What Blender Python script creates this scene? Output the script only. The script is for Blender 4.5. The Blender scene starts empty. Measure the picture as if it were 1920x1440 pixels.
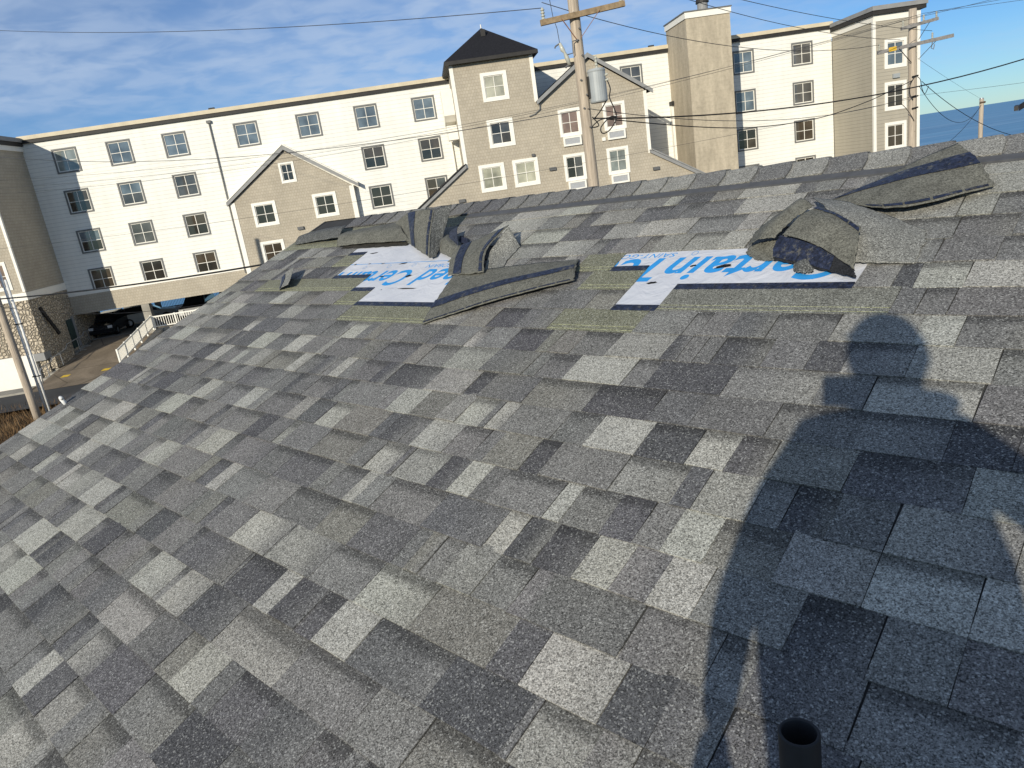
import bpy, bmesh, math, random
from mathutils import Vector, Matrix
from mathutils.geometry import tessellate_polygon
R = math.radians
sc = bpy.context.scene
col = sc.collection

# ------------------------------------------------------------------ camera
CAM_H = 8.4
PITCH, ROLL = R(15.808), R(8.706)
fwd = Vector((0, math.cos(PITCH), -math.sin(PITCH)))
up0 = Vector((0, math.sin(PITCH), math.cos(PITCH)))
right = Vector((1, 0, 0)) * math.cos(ROLL) - up0 * math.sin(ROLL)
up = up0 * math.cos(ROLL) + Vector((1, 0, 0)) * math.sin(ROLL)
CAM = Vector((0, 0, CAM_H))
cd = bpy.data.cameras.new('camera')
cam = bpy.data.objects.new('camera', cd)
col.objects.link(cam)
cam.matrix_world = Matrix(((right.x, up.x, -fwd.x, 0), (right.y, up.y, -fwd.y, 0), (right.z, up.z, -fwd.z, CAM_H), (0, 0, 0, 1)))
cd.sensor_fit = 'HORIZONTAL'
cd.sensor_width = 36
cd.lens = 36 * 1355.2 / 1920
cd.clip_start = 0.02
cd.clip_end = 60000
sc.camera = cam

# ------------------------------------------------------------------ sky and sun
SUN_DIR = Vector((-0.4014, -0.8590, 0.3177)).normalized()      # towards the sun: low, behind the photographer
world = bpy.data.worlds.new('World')
sc.world = world
world.use_nodes = True
wn, wl = world.node_tree.nodes, world.node_tree.links
wn.clear()
wo = wn.new('ShaderNodeOutputWorld')
bg = wn.new('ShaderNodeBackground')
bg.inputs['Strength'].default_value = 0.082
sky = wn.new('ShaderNodeTexSky')
sky.sky_type = 'NISHITA'
sky.sun_disc = False
sky.sun_elevation = math.asin(SUN_DIR.z)
sky.sun_rotation = math.atan2(SUN_DIR.x, SUN_DIR.y)
sky.altitude = 900
sky.air_density = 1.0
sky.dust_density = 0.0
sky.ozone_density = 3.5
tc = wn.new('ShaderNodeTexCoord')
sep = wn.new('ShaderNodeSeparateXYZ')
wl.new(tc.outputs['Generated'], sep.inputs[0])
def wmath(op, a, b=None):
    m = wn.new('ShaderNodeMath'); m.operation = op
    for i, v in enumerate((a, b)):
        if v is None: continue
        if isinstance(v, (int, float)): m.inputs[i].default_value = v
        else: wl.new(v, m.inputs[i])
    return m.outputs[0]
zz = wmath('ADD', wmath('MAXIMUM', sep.outputs[2], 0.0), 0.12)
cv = wn.new('ShaderNodeCombineXYZ')
wl.new(wmath('DIVIDE', sep.outputs[0], zz), cv.inputs[0])
wl.new(wmath('DIVIDE', sep.outputs[1], zz), cv.inputs[1])
def wnoise(scale, detail, rough, dist=0.0, lac=2.0):
    n = wn.new('ShaderNodeTexNoise'); n.inputs['Scale'].default_value = scale
    n.inputs['Detail'].default_value = detail; n.inputs['Roughness'].default_value = rough
    n.inputs['Distortion'].default_value = dist
    wl.new(cv.outputs[0], n.inputs['Vector']); return n.outputs['Fac']
def wramp(v, lo, hi):
    m = wn.new('ShaderNodeMapRange'); m.interpolation_type = 'SMOOTHSTEP'
    m.inputs[1].default_value = lo; m.inputs[2].default_value = hi
    wl.new(v, m.inputs[0]); return m.outputs[0]
veil = wramp(wnoise(0.42, 4, 0.5, 0.3), 0.31, 0.54)
puff = wramp(wnoise(5.5, 3, 0.55, 0.4), 0.30, 0.66)
puff2 = wramp(wnoise(1.6, 5, 0.6, 0.6), 0.30, 0.75)
cloud = wmath('MULTIPLY', veil, wmath('ADD', 0.30, wmath('ADD', wmath('MULTIPLY', puff, 0.38), wmath('MULTIPLY', puff2, 0.22))))
cloud = wmath('MULTIPLY', cloud, wramp(sep.outputs[2], 0.0, 0.16))
cloud = wmath('MULTIPLY', cloud, 0.86)
mixc = wn.new('ShaderNodeMix'); mixc.data_type = 'RGBA'
tint = wn.new('ShaderNodeMix'); tint.data_type = 'RGBA'; tint.blend_type = 'MULTIPLY'
tint.inputs[0].default_value = 1.0; tint.inputs[7].default_value = (0.70, 1.0, 1.32, 1)     # the phone's cool white balance
wl.new(sky.outputs[0], tint.inputs[6])
wl.new(cloud, mixc.inputs[0]); wl.new(tint.outputs[2], mixc.inputs[6])
mixc.inputs[7].default_value = (6.6, 8.1, 10.4, 1)
wl.new(mixc.outputs[2], bg.inputs['Color'])
wl.new(bg.outputs[0], wo.inputs['Surface'])

sd = bpy.data.lights.new('sun', 'SUN')
sd.energy = 5.0
sd.angle = R(0.55)
sd.color = (1.0, 0.925, 0.775)
sun = bpy.data.objects.new('sun', sd)
col.objects.link(sun)
sun.rotation_euler = SUN_DIR.to_track_quat('Z', 'Y').to_euler()
sun.location = (-20, -40, 30)

vs = sc.view_settings
vs.view_transform = 'Standard'
vs.look = 'None'
vs.exposure = -0.10
vs.gamma = 1.0
vs.use_curve_mapping = False
sc.render.engine = 'CYCLES'
sc.cycles.use_denoising = True
sc.cycles.denoising_input_passes = 'RGB_ALBEDO_NORMAL'
sc.cycles.denoising_prefilter = 'ACCURATE'
sc.cycles.max_bounces = 6
sc.cycles.transparent_max_bounces = 12

# ------------------------------------------------------------------ material helpers
class NT:
    def __init__(s, name, rough=0.8, spec=0.3, metal=0.0):
        s.m = bpy.data.materials.new(name); s.m.use_nodes = True
        s.n = s.m.node_tree.nodes; s.l = s.m.node_tree.links
        s.b = s.n['Principled BSDF']
        s.b.inputs['Roughness'].default_value = rough
        s.b.inputs['Specular IOR Level'].default_value = spec
        s.b.inputs['Metallic'].default_value = metal
        s._obj = None
    def new(s, t): return s.n.new(t)
    def obj(s):
        if not s._obj: s._obj = s.new('ShaderNodeTexCoord').outputs['Object']
        return s._obj
    def link(s, a, b):
        if isinstance(a, (int, float)): b.default_value = a
        elif isinstance(a, tuple): b.default_value = a if len(a) == len(b.default_value) else (*a, 1)
        else: s.l.new(a, b)
    def math(s, op, a, b=0.0, c=None):
        m = s.new('ShaderNodeMath'); m.operation = op
        s.link(a, m.inputs[0]); s.link(b, m.inputs[1])
        if c is not None: s.link(c, m.inputs[2])
        return m.outputs[0]
    def noise(s, scale, detail=3, rough=0.55, vec=None, dist=0.0):
        n = s.new('ShaderNodeTexNoise'); n.inputs['Scale'].default_value = scale
        n.inputs['Detail'].default_value = detail; n.inputs['Roughness'].default_value = rough
        n.inputs['Distortion'].default_value = dist
        s.l.new(vec or s.obj(), n.inputs['Vector']); return n.outputs['Fac']
    def voro(s, scale, out='Distance', vec=None, feature='F1'):
        n = s.new('ShaderNodeTexVoronoi'); n.feature = feature; n.inputs['Scale'].default_value = scale
        s.l.new(vec or s.obj(), n.inputs['Vector']); return n.outputs[out]
    def map(s, v, a, b, c=0.0, d=1.0):
        m = s.new('ShaderNodeMapRange'); s.l.new(v, m.inputs[0])
        for i, x in enumerate((a, b, c, d)): m.inputs[i + 1].default_value = x
        return m.outputs[0]
    def mix(s, f, a, b, mode='MIX'):
        m = s.new('ShaderNodeMix'); m.data_type = 'RGBA'; m.blend_type = mode
        s.link(f, m.inputs[0]); s.link(a, m.inputs[6]); s.link(b, m.inputs[7]); return m.outputs[2]
    def xyz(s):
        q = s.new('ShaderNodeSeparateXYZ'); s.l.new(s.obj(), q.inputs[0]); return q.outputs
    def vec(s, x, y, z=0.0):
        q = s.new('ShaderNodeCombineXYZ')
        for i, v in enumerate((x, y, z)): s.link(v, q.inputs[i])
        return q.outputs[0]
    def bump(s, h, strength=0.5, dist=0.01):
        b = s.new('ShaderNodeBump'); b.inputs['Strength'].default_value = strength; b.inputs['Distance'].default_value = dist
        s.l.new(h, b.inputs['Height']); s.l.new(b.outputs[0], s.b.inputs['Normal'])
    def color(s, c): s.link(c, s.b.inputs['Base Color'])
    def attr(s, name='Col'):
        a = s.new('ShaderNodeAttribute'); a.attribute_name = name; return a.outputs['Color']
M = {}
def flat(name, c, rough=0.7, spec=0.3, metal=0.0, var=0.12, scale=6.0, bump=0.0):
    t = NT(name, rough, spec, metal)
    k = t.map(t.noise(scale, 4, 0.6), 0.3, 0.7, 1 - var, 1 + var)
    t.color(t.mix(1.0, (*c, 1), t.vec(k, k, k), 'MULTIPLY'))
    if bump: t.bump(t.noise(scale * 8, 4), bump, 0.004)
    M[name] = t.m; return t.m

# ---- asphalt shingle granules; the tone of each piece is its own colour attribute
t = NT('shingle', 0.92, 0.25)
a = t.attr()
g1 = t.voro(430, 'Color'); g2 = t.voro(250, 'Color')
def lum(t, c):
    q = t.new('ShaderNodeSeparateColor'); t.l.new(c, q.inputs[0]); return q.outputs[0]
gr = t.math('ADD', t.math('MULTIPLY', lum(t, g1), 0.62), t.math('MULTIPLY', lum(t, g2), 0.38))
gr = t.map(gr, 0.10, 0.90, 0.26, 1.74)
blot = t.map(t.noise(9, 4, 0.6), 0.3, 0.7, 0.90, 1.10)
kk = t.math('MULTIPLY', gr, blot)
c1 = t.mix(1.0, a, t.vec(kk, kk, kk), 'MULTIPLY')
sp_ = t.map(lum(t, t.voro(300, 'Color')), 0.88, 0.94, 0.0, 0.16)
c1 = t.mix(1.0, c1, t.vec(sp_, sp_, t.math('MULTIPLY', sp_, 0.93)), 'ADD')
dirt = t.map(t.noise(2.3, 5, 0.65), 0.50, 0.74, 0.0, 0.16)
t.color(t.mix(dirt, c1, t.mix(1.0, c1, (0.92, 0.90, 0.74, 1), 'MULTIPLY')))
t.bump(t.voro(400), 0.5, 0.0016)
M['shingle'] = t.m
# ---- back of a torn shingle: sanded olive-grey fibreglass mat
t = NT('shingle_back', 0.88, 0.2)
a = t.attr()
gr = t.map(t.math('ADD', t.math('MULTIPLY', lum(t, t.voro(400, 'Color')), 0.55), t.math('MULTIPLY', lum(t, t.voro(190, 'Color')), 0.45)), 0.1, 0.9, 0.45, 1.55)
bl = t.map(t.noise(14, 6, 0.7), 0.3, 0.7, 0.78, 1.22)
kk = t.math('MULTIPLY', gr, bl)
t.color(t.mix(1.0, a, t.vec(kk, kk, kk), 'MULTIPLY'))
t.bump(t.noise(160, 4, 0.7), 0.5, 0.0025)
M['shingle_back'] = t.m
# ---- asphalt sealant, smeary and slightly glossy; blue sky reflection painted into its colour
t = NT('sealant', 0.42, 0.5)
n1 = t.noise(70, 6, 0.75)
cc = t.mix(t.map(n1, 0.42, 0.62), (0.006, 0.007, 0.014, 1), (0.026, 0.034, 0.070, 1))
t.color(t.mix(t.map(t.noise(34, 6, 0.75), 0.56, 0.62, 0.0, 0.85), cc, (0.10, 0.095, 0.08, 1)))
t.link(t.map(t.noise(60, 3), 0.3, 0.7, 0.3, 0.65), t.b.inputs['Roughness'])
t.bump(n1, 0.6, 0.006)
M['sealant'] = t.m
# ---- underlayment sheet
t = NT('underlayment', 0.75, 0.15)
k = t.map(t.noise(3.0, 5, 0.6), 0.3, 0.7, 0.0, 1.0)
t.color(t.mix(k, (0.47, 0.485, 0.53, 1), (0.58, 0.59, 0.62, 1)))
t.bump(t.noise(11, 5, 0.55, dist=1.2), 0.7, 0.012)
M['underlayment'] = t.m
flat('blue_ink', (0.035, 0.27, 0.62), 0.8, 0.08, var=0.10, scale=25)
flat('dark_hole', (0.015, 0.015, 0.018), 0.9, 0.1)
flat('ridge_strip', (0.085, 0.088, 0.095), 0.85, 0.2, var=0.15, scale=20, bump=0.3)
flat('black_pipe', (0.012, 0.013, 0.015), 0.5, 0.35, var=0.2, scale=30)
flat('pipe_inside', (0.006, 0.006, 0.006), 0.9, 0.1)
flat('roof_deck', (0.05, 0.05, 0.05), 0.9, 0.1)

# ---- hotel surfaces
def siding(name, c, pitch, dark, var=0.06):
    t = NT(name, 0.6, 0.3)
    z = t.xyz()[2]
    fr = t.math('FRACT', t.math('DIVIDE', z, pitch))
    line = t.map(fr, 0.0, 0.14, 1.0, 0.0)
    k = t.map(t.noise(0.5, 5, 0.6), 0.3, 0.7, 1 - var, 1 + var)
    streak = t.map(t.noise(1.0, 4, 0.6, t.vec(t.math('MULTIPLY', t.math('ADD', t.xyz()[0], t.xyz()[1]), 2.2), 0.0, t.math('MULTIPLY', z, 0.15))), 0.3, 0.75, 1.03, 0.93)
    k = t.math('MULTIPLY', k, streak)
    base = t.mix(1.0, (*c, 1), t.vec(k, k, k), 'MULTIPLY')
    t.color(t.mix(t.math('MULTIPLY', line, dark), base, t.mix(1.0, base, (0.45, 0.45, 0.46, 1), 'MULTIPLY')))
    t.bump(fr, 0.6, 0.02)
    M[name] = t.m
siding('white_siding', (0.79, 0.775, 0.71), 0.27, 0.7)
siding('tan_clapboard', (0.39, 0.355, 0.285), 0.24, 0.9)
t = NT('tan_shake', 0.8, 0.2)
x, y, z = t.xyz()[0], t.xyz()[1], t.xyz()[2]
br = t.new('ShaderNodeTexBrick')
t.l.new(t.vec(t.math('ADD', x, y), z), br.inputs['Vector'])
br.inputs['Scale'].default_value = 1.0; br.inputs['Brick Width'].default_value = 0.19; br.inputs['Row Height'].default_value = 0.20
br.inputs['Mortar Size'].default_value = 0.012; br.inputs['Mortar Smooth'].default_value = 0.3; br.inputs['Bias'].default_value = 0.0
br.inputs['Color1'].default_value = (0.44, 0.392, 0.312, 1); br.inputs['Color2'].default_value = (0.395, 0.352, 0.28, 1)
br.inputs['Mortar'].default_value = (0.31, 0.265, 0.20, 1)
k = t.map(t.noise(0.6, 5, 0.6), 0.3, 0.7, 0.90, 1.10)
t.color(t.mix(1.0, br.outputs['Color'], t.vec(k, k, k), 'MULTIPLY'))
t.bump(t.math('FRACT', t.math('DIVIDE', z, 0.20)), 0.5, 0.02)
M['tan_shake'] = t.m
t = NT('board_concrete', 0.9, 0.15)
z = t.xyz()[2]
st = t.noise(1.0, 6, 0.65, t.vec(t.math('MULTIPLY', t.math('ADD', t.xyz()[0], t.xyz()[1]), 1.6), 0.0, t.math('MULTIPLY', z, 0.35)))
fine = t.noise(5.0, 5, 0.7)
k = t.math('MULTIPLY', t.map(st, 0.25, 0.75, 0.72, 1.25), t.map(fine, 0.25, 0.75, 0.84, 1.14))
ln = t.map(t.math('FRACT', t.math('DIVIDE', z, 0.3)), 0.0, 0.08, 0.86, 1.0)
k = t.math('MULTIPLY', k, ln)
t.color(t.mix(1.0, (0.43, 0.372, 0.28, 1), t.vec(k, k, k), 'MULTIPLY'))
t.bump(fine, 0.5, 0.02)
M['board_concrete'] = t.m
t = NT('field_stone', 0.9, 0.2)
sv = t.vec(t.math('ADD', t.xyz()[0], t.xyz()[1]), t.xyz()[2])
edge = t.voro(4.6, 'Distance', sv, 'DISTANCE_TO_EDGE')
cell = lum(t, t.voro(4.6, 'Color', sv))
stone = t.mix(cell, (0.42, 0.36, 0.27, 1), (0.58, 0.50, 0.385, 1))
t.color(t.mix(t.map(edge, 0.01, 0.09), (0.21, 0.18, 0.14, 1), stone))
t.bump(t.map(edge, 0.0, 0.2), 1.0, 0.08)
M['field_stone'] = t.m
flat('white_trim', (0.80, 0.77, 0.69), 0.55, 0.3, var=0.04, scale=2)
flat('grey_trim', (0.155, 0.155, 0.150), 0.6, 0.3, var=0.08, scale=3)
flat('fascia_grey', (0.25, 0.25, 0.245), 0.6, 0.3, var=0.1, scale=2)
flat('cream_flashing', (0.56, 0.49, 0.355), 0.6, 0.3, var=0.12, scale=1.2)
flat('dark_gutter', (0.030, 0.028, 0.026), 0.6, 0.3, var=0.2, scale=2)
flat('dark_roofing', (0.018, 0.018, 0.021), 0.9, 0.15, var=0.3, scale=9, bump=0.5)
flat('ac_grey', (0.36, 0.37, 0.38), 0.5, 0.4, var=0.1, scale=10)
flat('lamp_grey', (0.11, 0.11, 0.11), 0.5, 0.4)
flat('room_shade', (0.035, 0.032, 0.030), 0.9, 0.1)
flat('soffit', (0.30, 0.27, 0.22), 0.8, 0.2)
flat('galvanised', (0.34, 0.35, 0.36), 0.4, 0.5, 0.6, 0.1)
flat('green_door', (0.03, 0.05, 0.045), 0.5, 0.3)
def glass(name, c, rough=0.06):
    t = NT(name, rough, 0.6)
    k = t.map(t.noise(0.9, 3, 0.5), 0.3, 0.7, 0.55, 1.45)
    t.color(t.mix(1.0, (*c, 1), t.vec(k, k, k), 'MULTIPLY'))
    t.b.inputs['Coat Weight'].default_value = 0.6; t.b.inputs['Coat Roughness'].default_value = 0.03
    M[name] = t.m
glass('pane_sky_painted', (0.115, 0.145, 0.165)); glass('pane_dark', (0.022, 0.020, 0.016)); glass('pane_brown', (0.055, 0.042, 0.028))  # first pane tint: reflected sky painted into the base colour
glass('pane_blind', (0.34, 0.33, 0.25)); glass('pane_pink', (0.20, 0.135, 0.10)); glass('pane_pale', (0.20, 0.225, 0.21)); glass('pane_grey', (0.075, 0.075, 0.072))

# ---- ground surfaces
t = NT('asphalt', 0.9, 0.2)
k = t.math('MULTIPLY', t.map(t.noise(0.35, 5, 0.6), 0.3, 0.7, 0.75, 1.25), t.map(t.noise(30, 3, 0.6), 0.3, 0.7, 0.85, 1.15))
t.color(t.mix(1.0, (0.055, 0.056, 0.058, 1), t.vec(k, k, k), 'MULTIPLY')); t.bump(t.noise(40), 0.3, 0.01)
M['asphalt'] = t.m
t = NT('worn_drive', 0.9, 0.15)
k = t.math('MULTIPLY', t.map(t.noise(0.5, 5, 0.65, dist=0.8), 0.3, 0.7, 0.72, 1.25), t.map(t.noise(14, 4, 0.6), 0.3, 0.7, 0.85, 1.15))
crack = t.map(t.voro(0.22, 'Distance', None, 'DISTANCE_TO_EDGE'), 0.0, 0.012, 0.45, 1.0)
k = t.math('MULTIPLY', k, crack)
t.color(t.mix(1.0, (0.205, 0.165, 0.12, 1), t.vec(k, k, k), 'MULTIPLY')); t.bump(t.noise(30), 0.3, 0.01)
M['worn_drive'] = t.m
flat('concrete', (0.30, 0.28, 0.24), 0.9, 0.15, var=0.18, scale=1.5, bump=0.3)
flat('yellow_paint', (0.62, 0.42, 0.05), 0.7, 0.2, var=0.25, scale=8)
t = NT('earth', 0.95, 0.1)
n1 = t.noise(0.4, 6, 0.7)
t.color(t.mix(t.map(n1, 0.35, 0.65), (0.060, 0.040, 0.024, 1), (0.13, 0.095, 0.055, 1))); t.bump(t.noise(6, 5), 0.6, 0.05)
M['earth'] = t.m
t = NT('dry_grass', 0.9, 0.1)
cell = t.map(t.noise(0.9, 4, 0.6), 0.3, 0.7)
t.color(t.mix(cell, (0.085, 0.047, 0.024, 1), (0.21, 0.14, 0.075, 1)))
M['dry_grass'] = t.m
t = NT('sea', 0.45, 0.3)
sx, sy, sz = t.xyz()
wv = t.vec(t.math('MULTIPLY', t.math('ADD', sx, t.math('MULTIPLY', sy, 0.2)), 0.0022), t.math('MULTIPLY', sy, 0.018))
swell = t.noise(1.0, 6, 0.6, wv, 0.5)
foam = t.map(t.noise(1.0, 5, 0.62, t.vec(t.math('MULTIPLY', sx, 0.004), t.math('MULTIPLY', t.math('SUBTRACT', sy, t.math('MULTIPLY', sx, 0.15)), 0.022)), 0.3), 0.54, 0.66)
nearm = t.map(sy, 300.0, 2200.0, 1.0, 0.0)
dcol = t.mix(t.map(swell, 0.35, 0.65), (0.075, 0.21, 0.37, 1), (0.13, 0.31, 0.48, 1))
t.color(t.mix(t.math('MULTIPLY', foam, t.math('MULTIPLY', nearm, 0.8)), dcol, (0.42, 0.52, 0.62, 1)))
t.bump(t.noise(1.0, 6, 0.7, t.vec(t.math('MULTIPLY', sx, 0.02), t.math('MULTIPLY', sy, 0.10))), 0.35, 1.0)
M['sea'] = t.m
# ---- poles, cables, people, cars
t = NT('pole_wood', 0.9, 0.15)
px, py, pz = t.xyz()
gn = t.noise(1.0, 6, 0.7, t.vec(t.math('MULTIPLY', px, 22), t.math('MULTIPLY', py, 22), t.math('MULTIPLY', pz, 1.1)))
knot = t.map(t.voro(2.6), 0.0, 0.10, 0.35, 1.0)
k = t.math('MULTIPLY', t.map(gn, 0.3, 0.7, 0.6, 1.3), knot)
t.color(t.mix(1.0, (0.44, 0.37, 0.29, 1), t.vec(k, k, k), 'MULTIPLY')); t.bump(gn, 0.7, 0.02)
M['pole_wood'] = t.m
flat('arm_wood', (0.25, 0.185, 0.115), 0.9, 0.15, var=0.3, scale=9, bump=0.5)
flat('grey_arm', (0.22, 0.21, 0.20), 0.9, 0.15, var=0.25, scale=9)
flat('rust', (0.26, 0.14, 0.09), 0.8, 0.3, var=0.25, scale=15)
flat('porcelain', (0.42, 0.42, 0.36), 0.3, 0.5)
flat('brown_glaze', (0.10, 0.07, 0.045), 0.3, 0.5)
flat('tank_grey', (0.33, 0.35, 0.35), 0.4, 0.45, var=0.08, scale=4)
flat('cable_black', (0.012, 0.012, 0.013), 0.6, 0.3)
flat('wire_grey', (0.045, 0.046, 0.050), 0.6, 0.3)
flat('conduit_white', (0.68, 0.68, 0.66), 0.5, 0.3)
flat('yellow_tape', (0.60, 0.38, 0.04), 0.6, 0.3)
flat('jacket', (0.03, 0.035, 0.05), 0.9, 0.1, var=0.3, scale=8)
flat('trousers', (0.07, 0.065, 0.055), 0.9, 0.1, var=0.3, scale=8)
flat('skin', (0.48, 0.29, 0.21), 0.5, 0.3)
flat('boot', (0.03, 0.022, 0.016), 0.6, 0.3)
flat('cap', (0.02, 0.02, 0.022), 0.9, 0.1)
flat('hair', (0.03, 0.02, 0.012), 0.7, 0.2)
flat('phone_body', (0.015, 0.015, 0.017), 0.25, 0.5)
flat('rubber', (0.012, 0.012, 0.012), 0.85, 0.2)
flat('rim', (0.35, 0.35, 0.36), 0.35, 0.5, 0.7)
flat('car_black', (0.012, 0.013, 0.015), 0.25, 0.6); flat('car_silver', (0.30, 0.31, 0.32), 0.3, 0.6, 0.3); flat('car_blue', (0.02, 0.03, 0.055), 0.25, 0.6)
flat('car_glass', (0.02, 0.025, 0.03), 0.05, 0.6); flat('lens', (0.6, 0.6, 0.58), 0.1, 0.6)
flat('red_lens', (0.35, 0.02, 0.02), 0.2, 0.5)
flat('house_paint', (0.42, 0.43, 0.42), 0.7, 0.2, var=0.08)

# ------------------------------------------------------------------ mesh helpers
def tag(o, label=None, cat=None, group=None, kind=None):
    if label: o['label'] = label
    if cat: o['category'] = cat
    if group: o['group'] = group
    if kind: o['kind'] = kind
    return o
def empty(name, loc=(0, 0, 0), rz=0.0):
    o = bpy.data.objects.new(name, None); col.objects.link(o)
    o.location = loc; o.rotation_euler = (0, 0, rz); o.empty_display_size = 0.3
    return o
def link(name, me, parent=None):
    o = bpy.data.objects.new(name, me); col.objects.link(o)
    if parent: o.parent = parent
    return o
class MB:
    def __init__(s): s.v = []; s.f = []; s.c = []
    def add(s, vs, fs, c=None):
        n = len(s.v); s.v += [tuple(p) for p in vs]; s.f += [tuple(i + n for i in f) for f in fs]
        s.c += [c or (1, 1, 1)] * len(vs) if not isinstance(c, list) else c
        return s
    def box(s, x0, x1, y0, y1, z0, z1, c=None):
        x0, x1 = sorted((x0, x1)); y0, y1 = sorted((y0, y1)); z0, z1 = sorted((z0, z1))
        vs = [(x0, y0, z0), (x1, y0, z0), (x1, y1, z0), (x0, y1, z0), (x0, y0, z1), (x1, y0, z1), (x1, y1, z1), (x0, y1, z1)]
        return s.add(vs, [(0, 3, 2, 1), (4, 5, 6, 7), (0, 1, 5, 4), (1, 2, 6, 5), (2, 3, 7, 6), (3, 0, 4, 7)], c)
    def bar(s, a, b, w, h, upv=(0, 0, 1), c=None):
        a, b = Vector(a), Vector(b); d = (b - a).normalized(); u = Vector(upv)
        if abs(d.dot(u)) > 0.98: u = Vector((0, 1, 0))
        sd_ = d.cross(u).normalized() * (w / 2); uu = sd_.cross(d).normalized() * (h / 2)
        vs = [p + i * sd_ + j * uu for p in (a, b) for i, j in ((-1, -1), (1, -1), (1, 1), (-1, 1))]
        return s.add(vs, [(0, 1, 2, 3), (7, 6, 5, 4), (0, 4, 5, 1), (1, 5, 6, 2), (2, 6, 7, 3), (3, 7, 4, 0)], c)
    def tube(s, pts, r, n=8, cap=True, c=None):
        pts = [Vector(p) for p in pts]; rs = r if isinstance(r, (list, tuple)) else [r] * len(pts)
        vs = []; u = None
        for i, p in enumerate(pts):
            d = (pts[min(i + 1, len(pts) - 1)] - pts[max(i - 1, 0)]).normalized()
            if u is None:
                u = d.cross(Vector((0, 0, 1)))
                if u.length < 0.05: u = d.cross(Vector((0, 1, 0)))
            u = (u - d * u.dot(d)).normalized(); w = d.cross(u)
            vs += [p + (u * math.cos(2 * math.pi * k / n) + w * math.sin(2 * math.pi * k / n)) * rs[i] for k in range(n)]
        fs = [(i * n + k, i * n + (k + 1) % n, (i + 1) * n + (k + 1) % n, (i + 1) * n + k) for i in range(len(pts) - 1) for k in range(n)]
        if cap: fs += [tuple(range(n))[::-1], tuple((len(pts) - 1) * n + k for k in range(n))]
        return s.add(vs, fs, c)
    def prism(s, poly, axis, a, b):       # poly in the two other axes, extruded along axis from a to b
        def P(q, t): return {'x': (t, q[0], q[1]), 'y': (q[0], t, q[1]), 'z': (q[0], q[1], t)}[axis]
        n = len(poly)
        tri = tessellate_polygon([[Vector((p[0], p[1], 0)) for p in poly]])
        vs = [P(p, a) for p in poly] + [P(p, b) for p in poly]
        fs = [tuple(q) for q in tri] + [tuple(i + n for i in q[::-1]) for q in tri]
        fs += [(i, (i + 1) % n, n + (i + 1) % n, n + i) for i in range(n)]
        return s.add(vs, fs)
    def ring(s, x0, x1, z0, z1, w, y0, y1):     # rectangular frame in the xz plane
        s.box(x0, x0 + w, y0, y1, z0, z1); s.box(x1 - w, x1, y0, y1, z0, z1)
        s.box(x0 + w, x1 - w, y0, y1, z0, z0 + w); return s.box(x0 + w, x1 - w, y0, y1, z1 - w, z1)
    def mesh(s, name, mat, smooth=False):
        me = bpy.data.meshes.new(name); me.from_pydata(s.v, [], s.f)
        if isinstance(mat, str): mat = M[mat]
        me.materials.append(mat)
        if any(c != (1, 1, 1) for c in s.c):
            at_ = me.color_attributes.new('Col', 'FLOAT_COLOR', 'POINT')
            at_.data.foreach_set('color', [q for c in s.c for q in (*c, 1.0)])
        if smooth: me.polygons.foreach_set('use_smooth', [True] * len(me.polygons))
        bm = bmesh.new(); bm.from_mesh(me); bmesh.ops.recalc_face_normals(bm, faces=bm.faces); bm.to_mesh(me); bm.free()
        return me
    def build(s, name, mat, parent=None, smooth=False):
        return link(name, s.mesh(name, mat, smooth), parent)
def copy_tree(o, parent=None):
    c = o.copy(); col.objects.link(c)
    if parent: c.parent = parent
    for ch in o.children: copy_tree(ch, c)
    return c
rnd = random.Random(7)

# ------------------------------------------------------------------ ground, road, sea
def sheet(name, x0, x1, y0, y1, z, mat, nx=1, ny=1, zf=None):
    m = MB(); vs = []; fs = []
    for j in range(ny + 1):
        for i in range(nx + 1):
            x_ = x0 + (x1 - x0) * i / nx; y_ = y0 + (y1 - y0) * j / ny
            vs.append((x_, y_, zf(x_, y_) if zf else z))
    for j in range(ny):
        for i in range(nx):
            q = j * (nx + 1) + i; fs.append((q, q + 1, q + nx + 2, q + nx + 1))
    m.add(vs, fs); o = m.build(name, mat); return tag(o, kind='structure')
HOT = Matrix.Translation((0, 56, 0)) @ Matrix.Rotation(R(4.2), 4, 'Z')
def gz(x_, y_):
    zg = -0.35
    if y_ > 78: zg -= min((y_ - 78) * 0.55, 9.5)
    return zg
gr_ = sheet('ground', -400, 400, -120, 140, 0, 'earth', 80, 52, gz)
sea = sheet('sea', -30000, 30000, 70, 45000, -9.0, 'sea')
HR = HOT.to_3x3()
def hp(s, dep, z): return HOT @ Vector((s, -dep, z))
def quad_strip(name, pts_l, pts_r, mat, lift=0.0):
    m = MB(); n = len(pts_l)
    m.add([Vector(p) + Vector((0, 0, lift)) for p in pts_l + pts_r], [(i, i + 1, n + i + 1, n + i) for i in range(n - 1)])
    return tag(m.build(name, mat), kind='structure')
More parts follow.
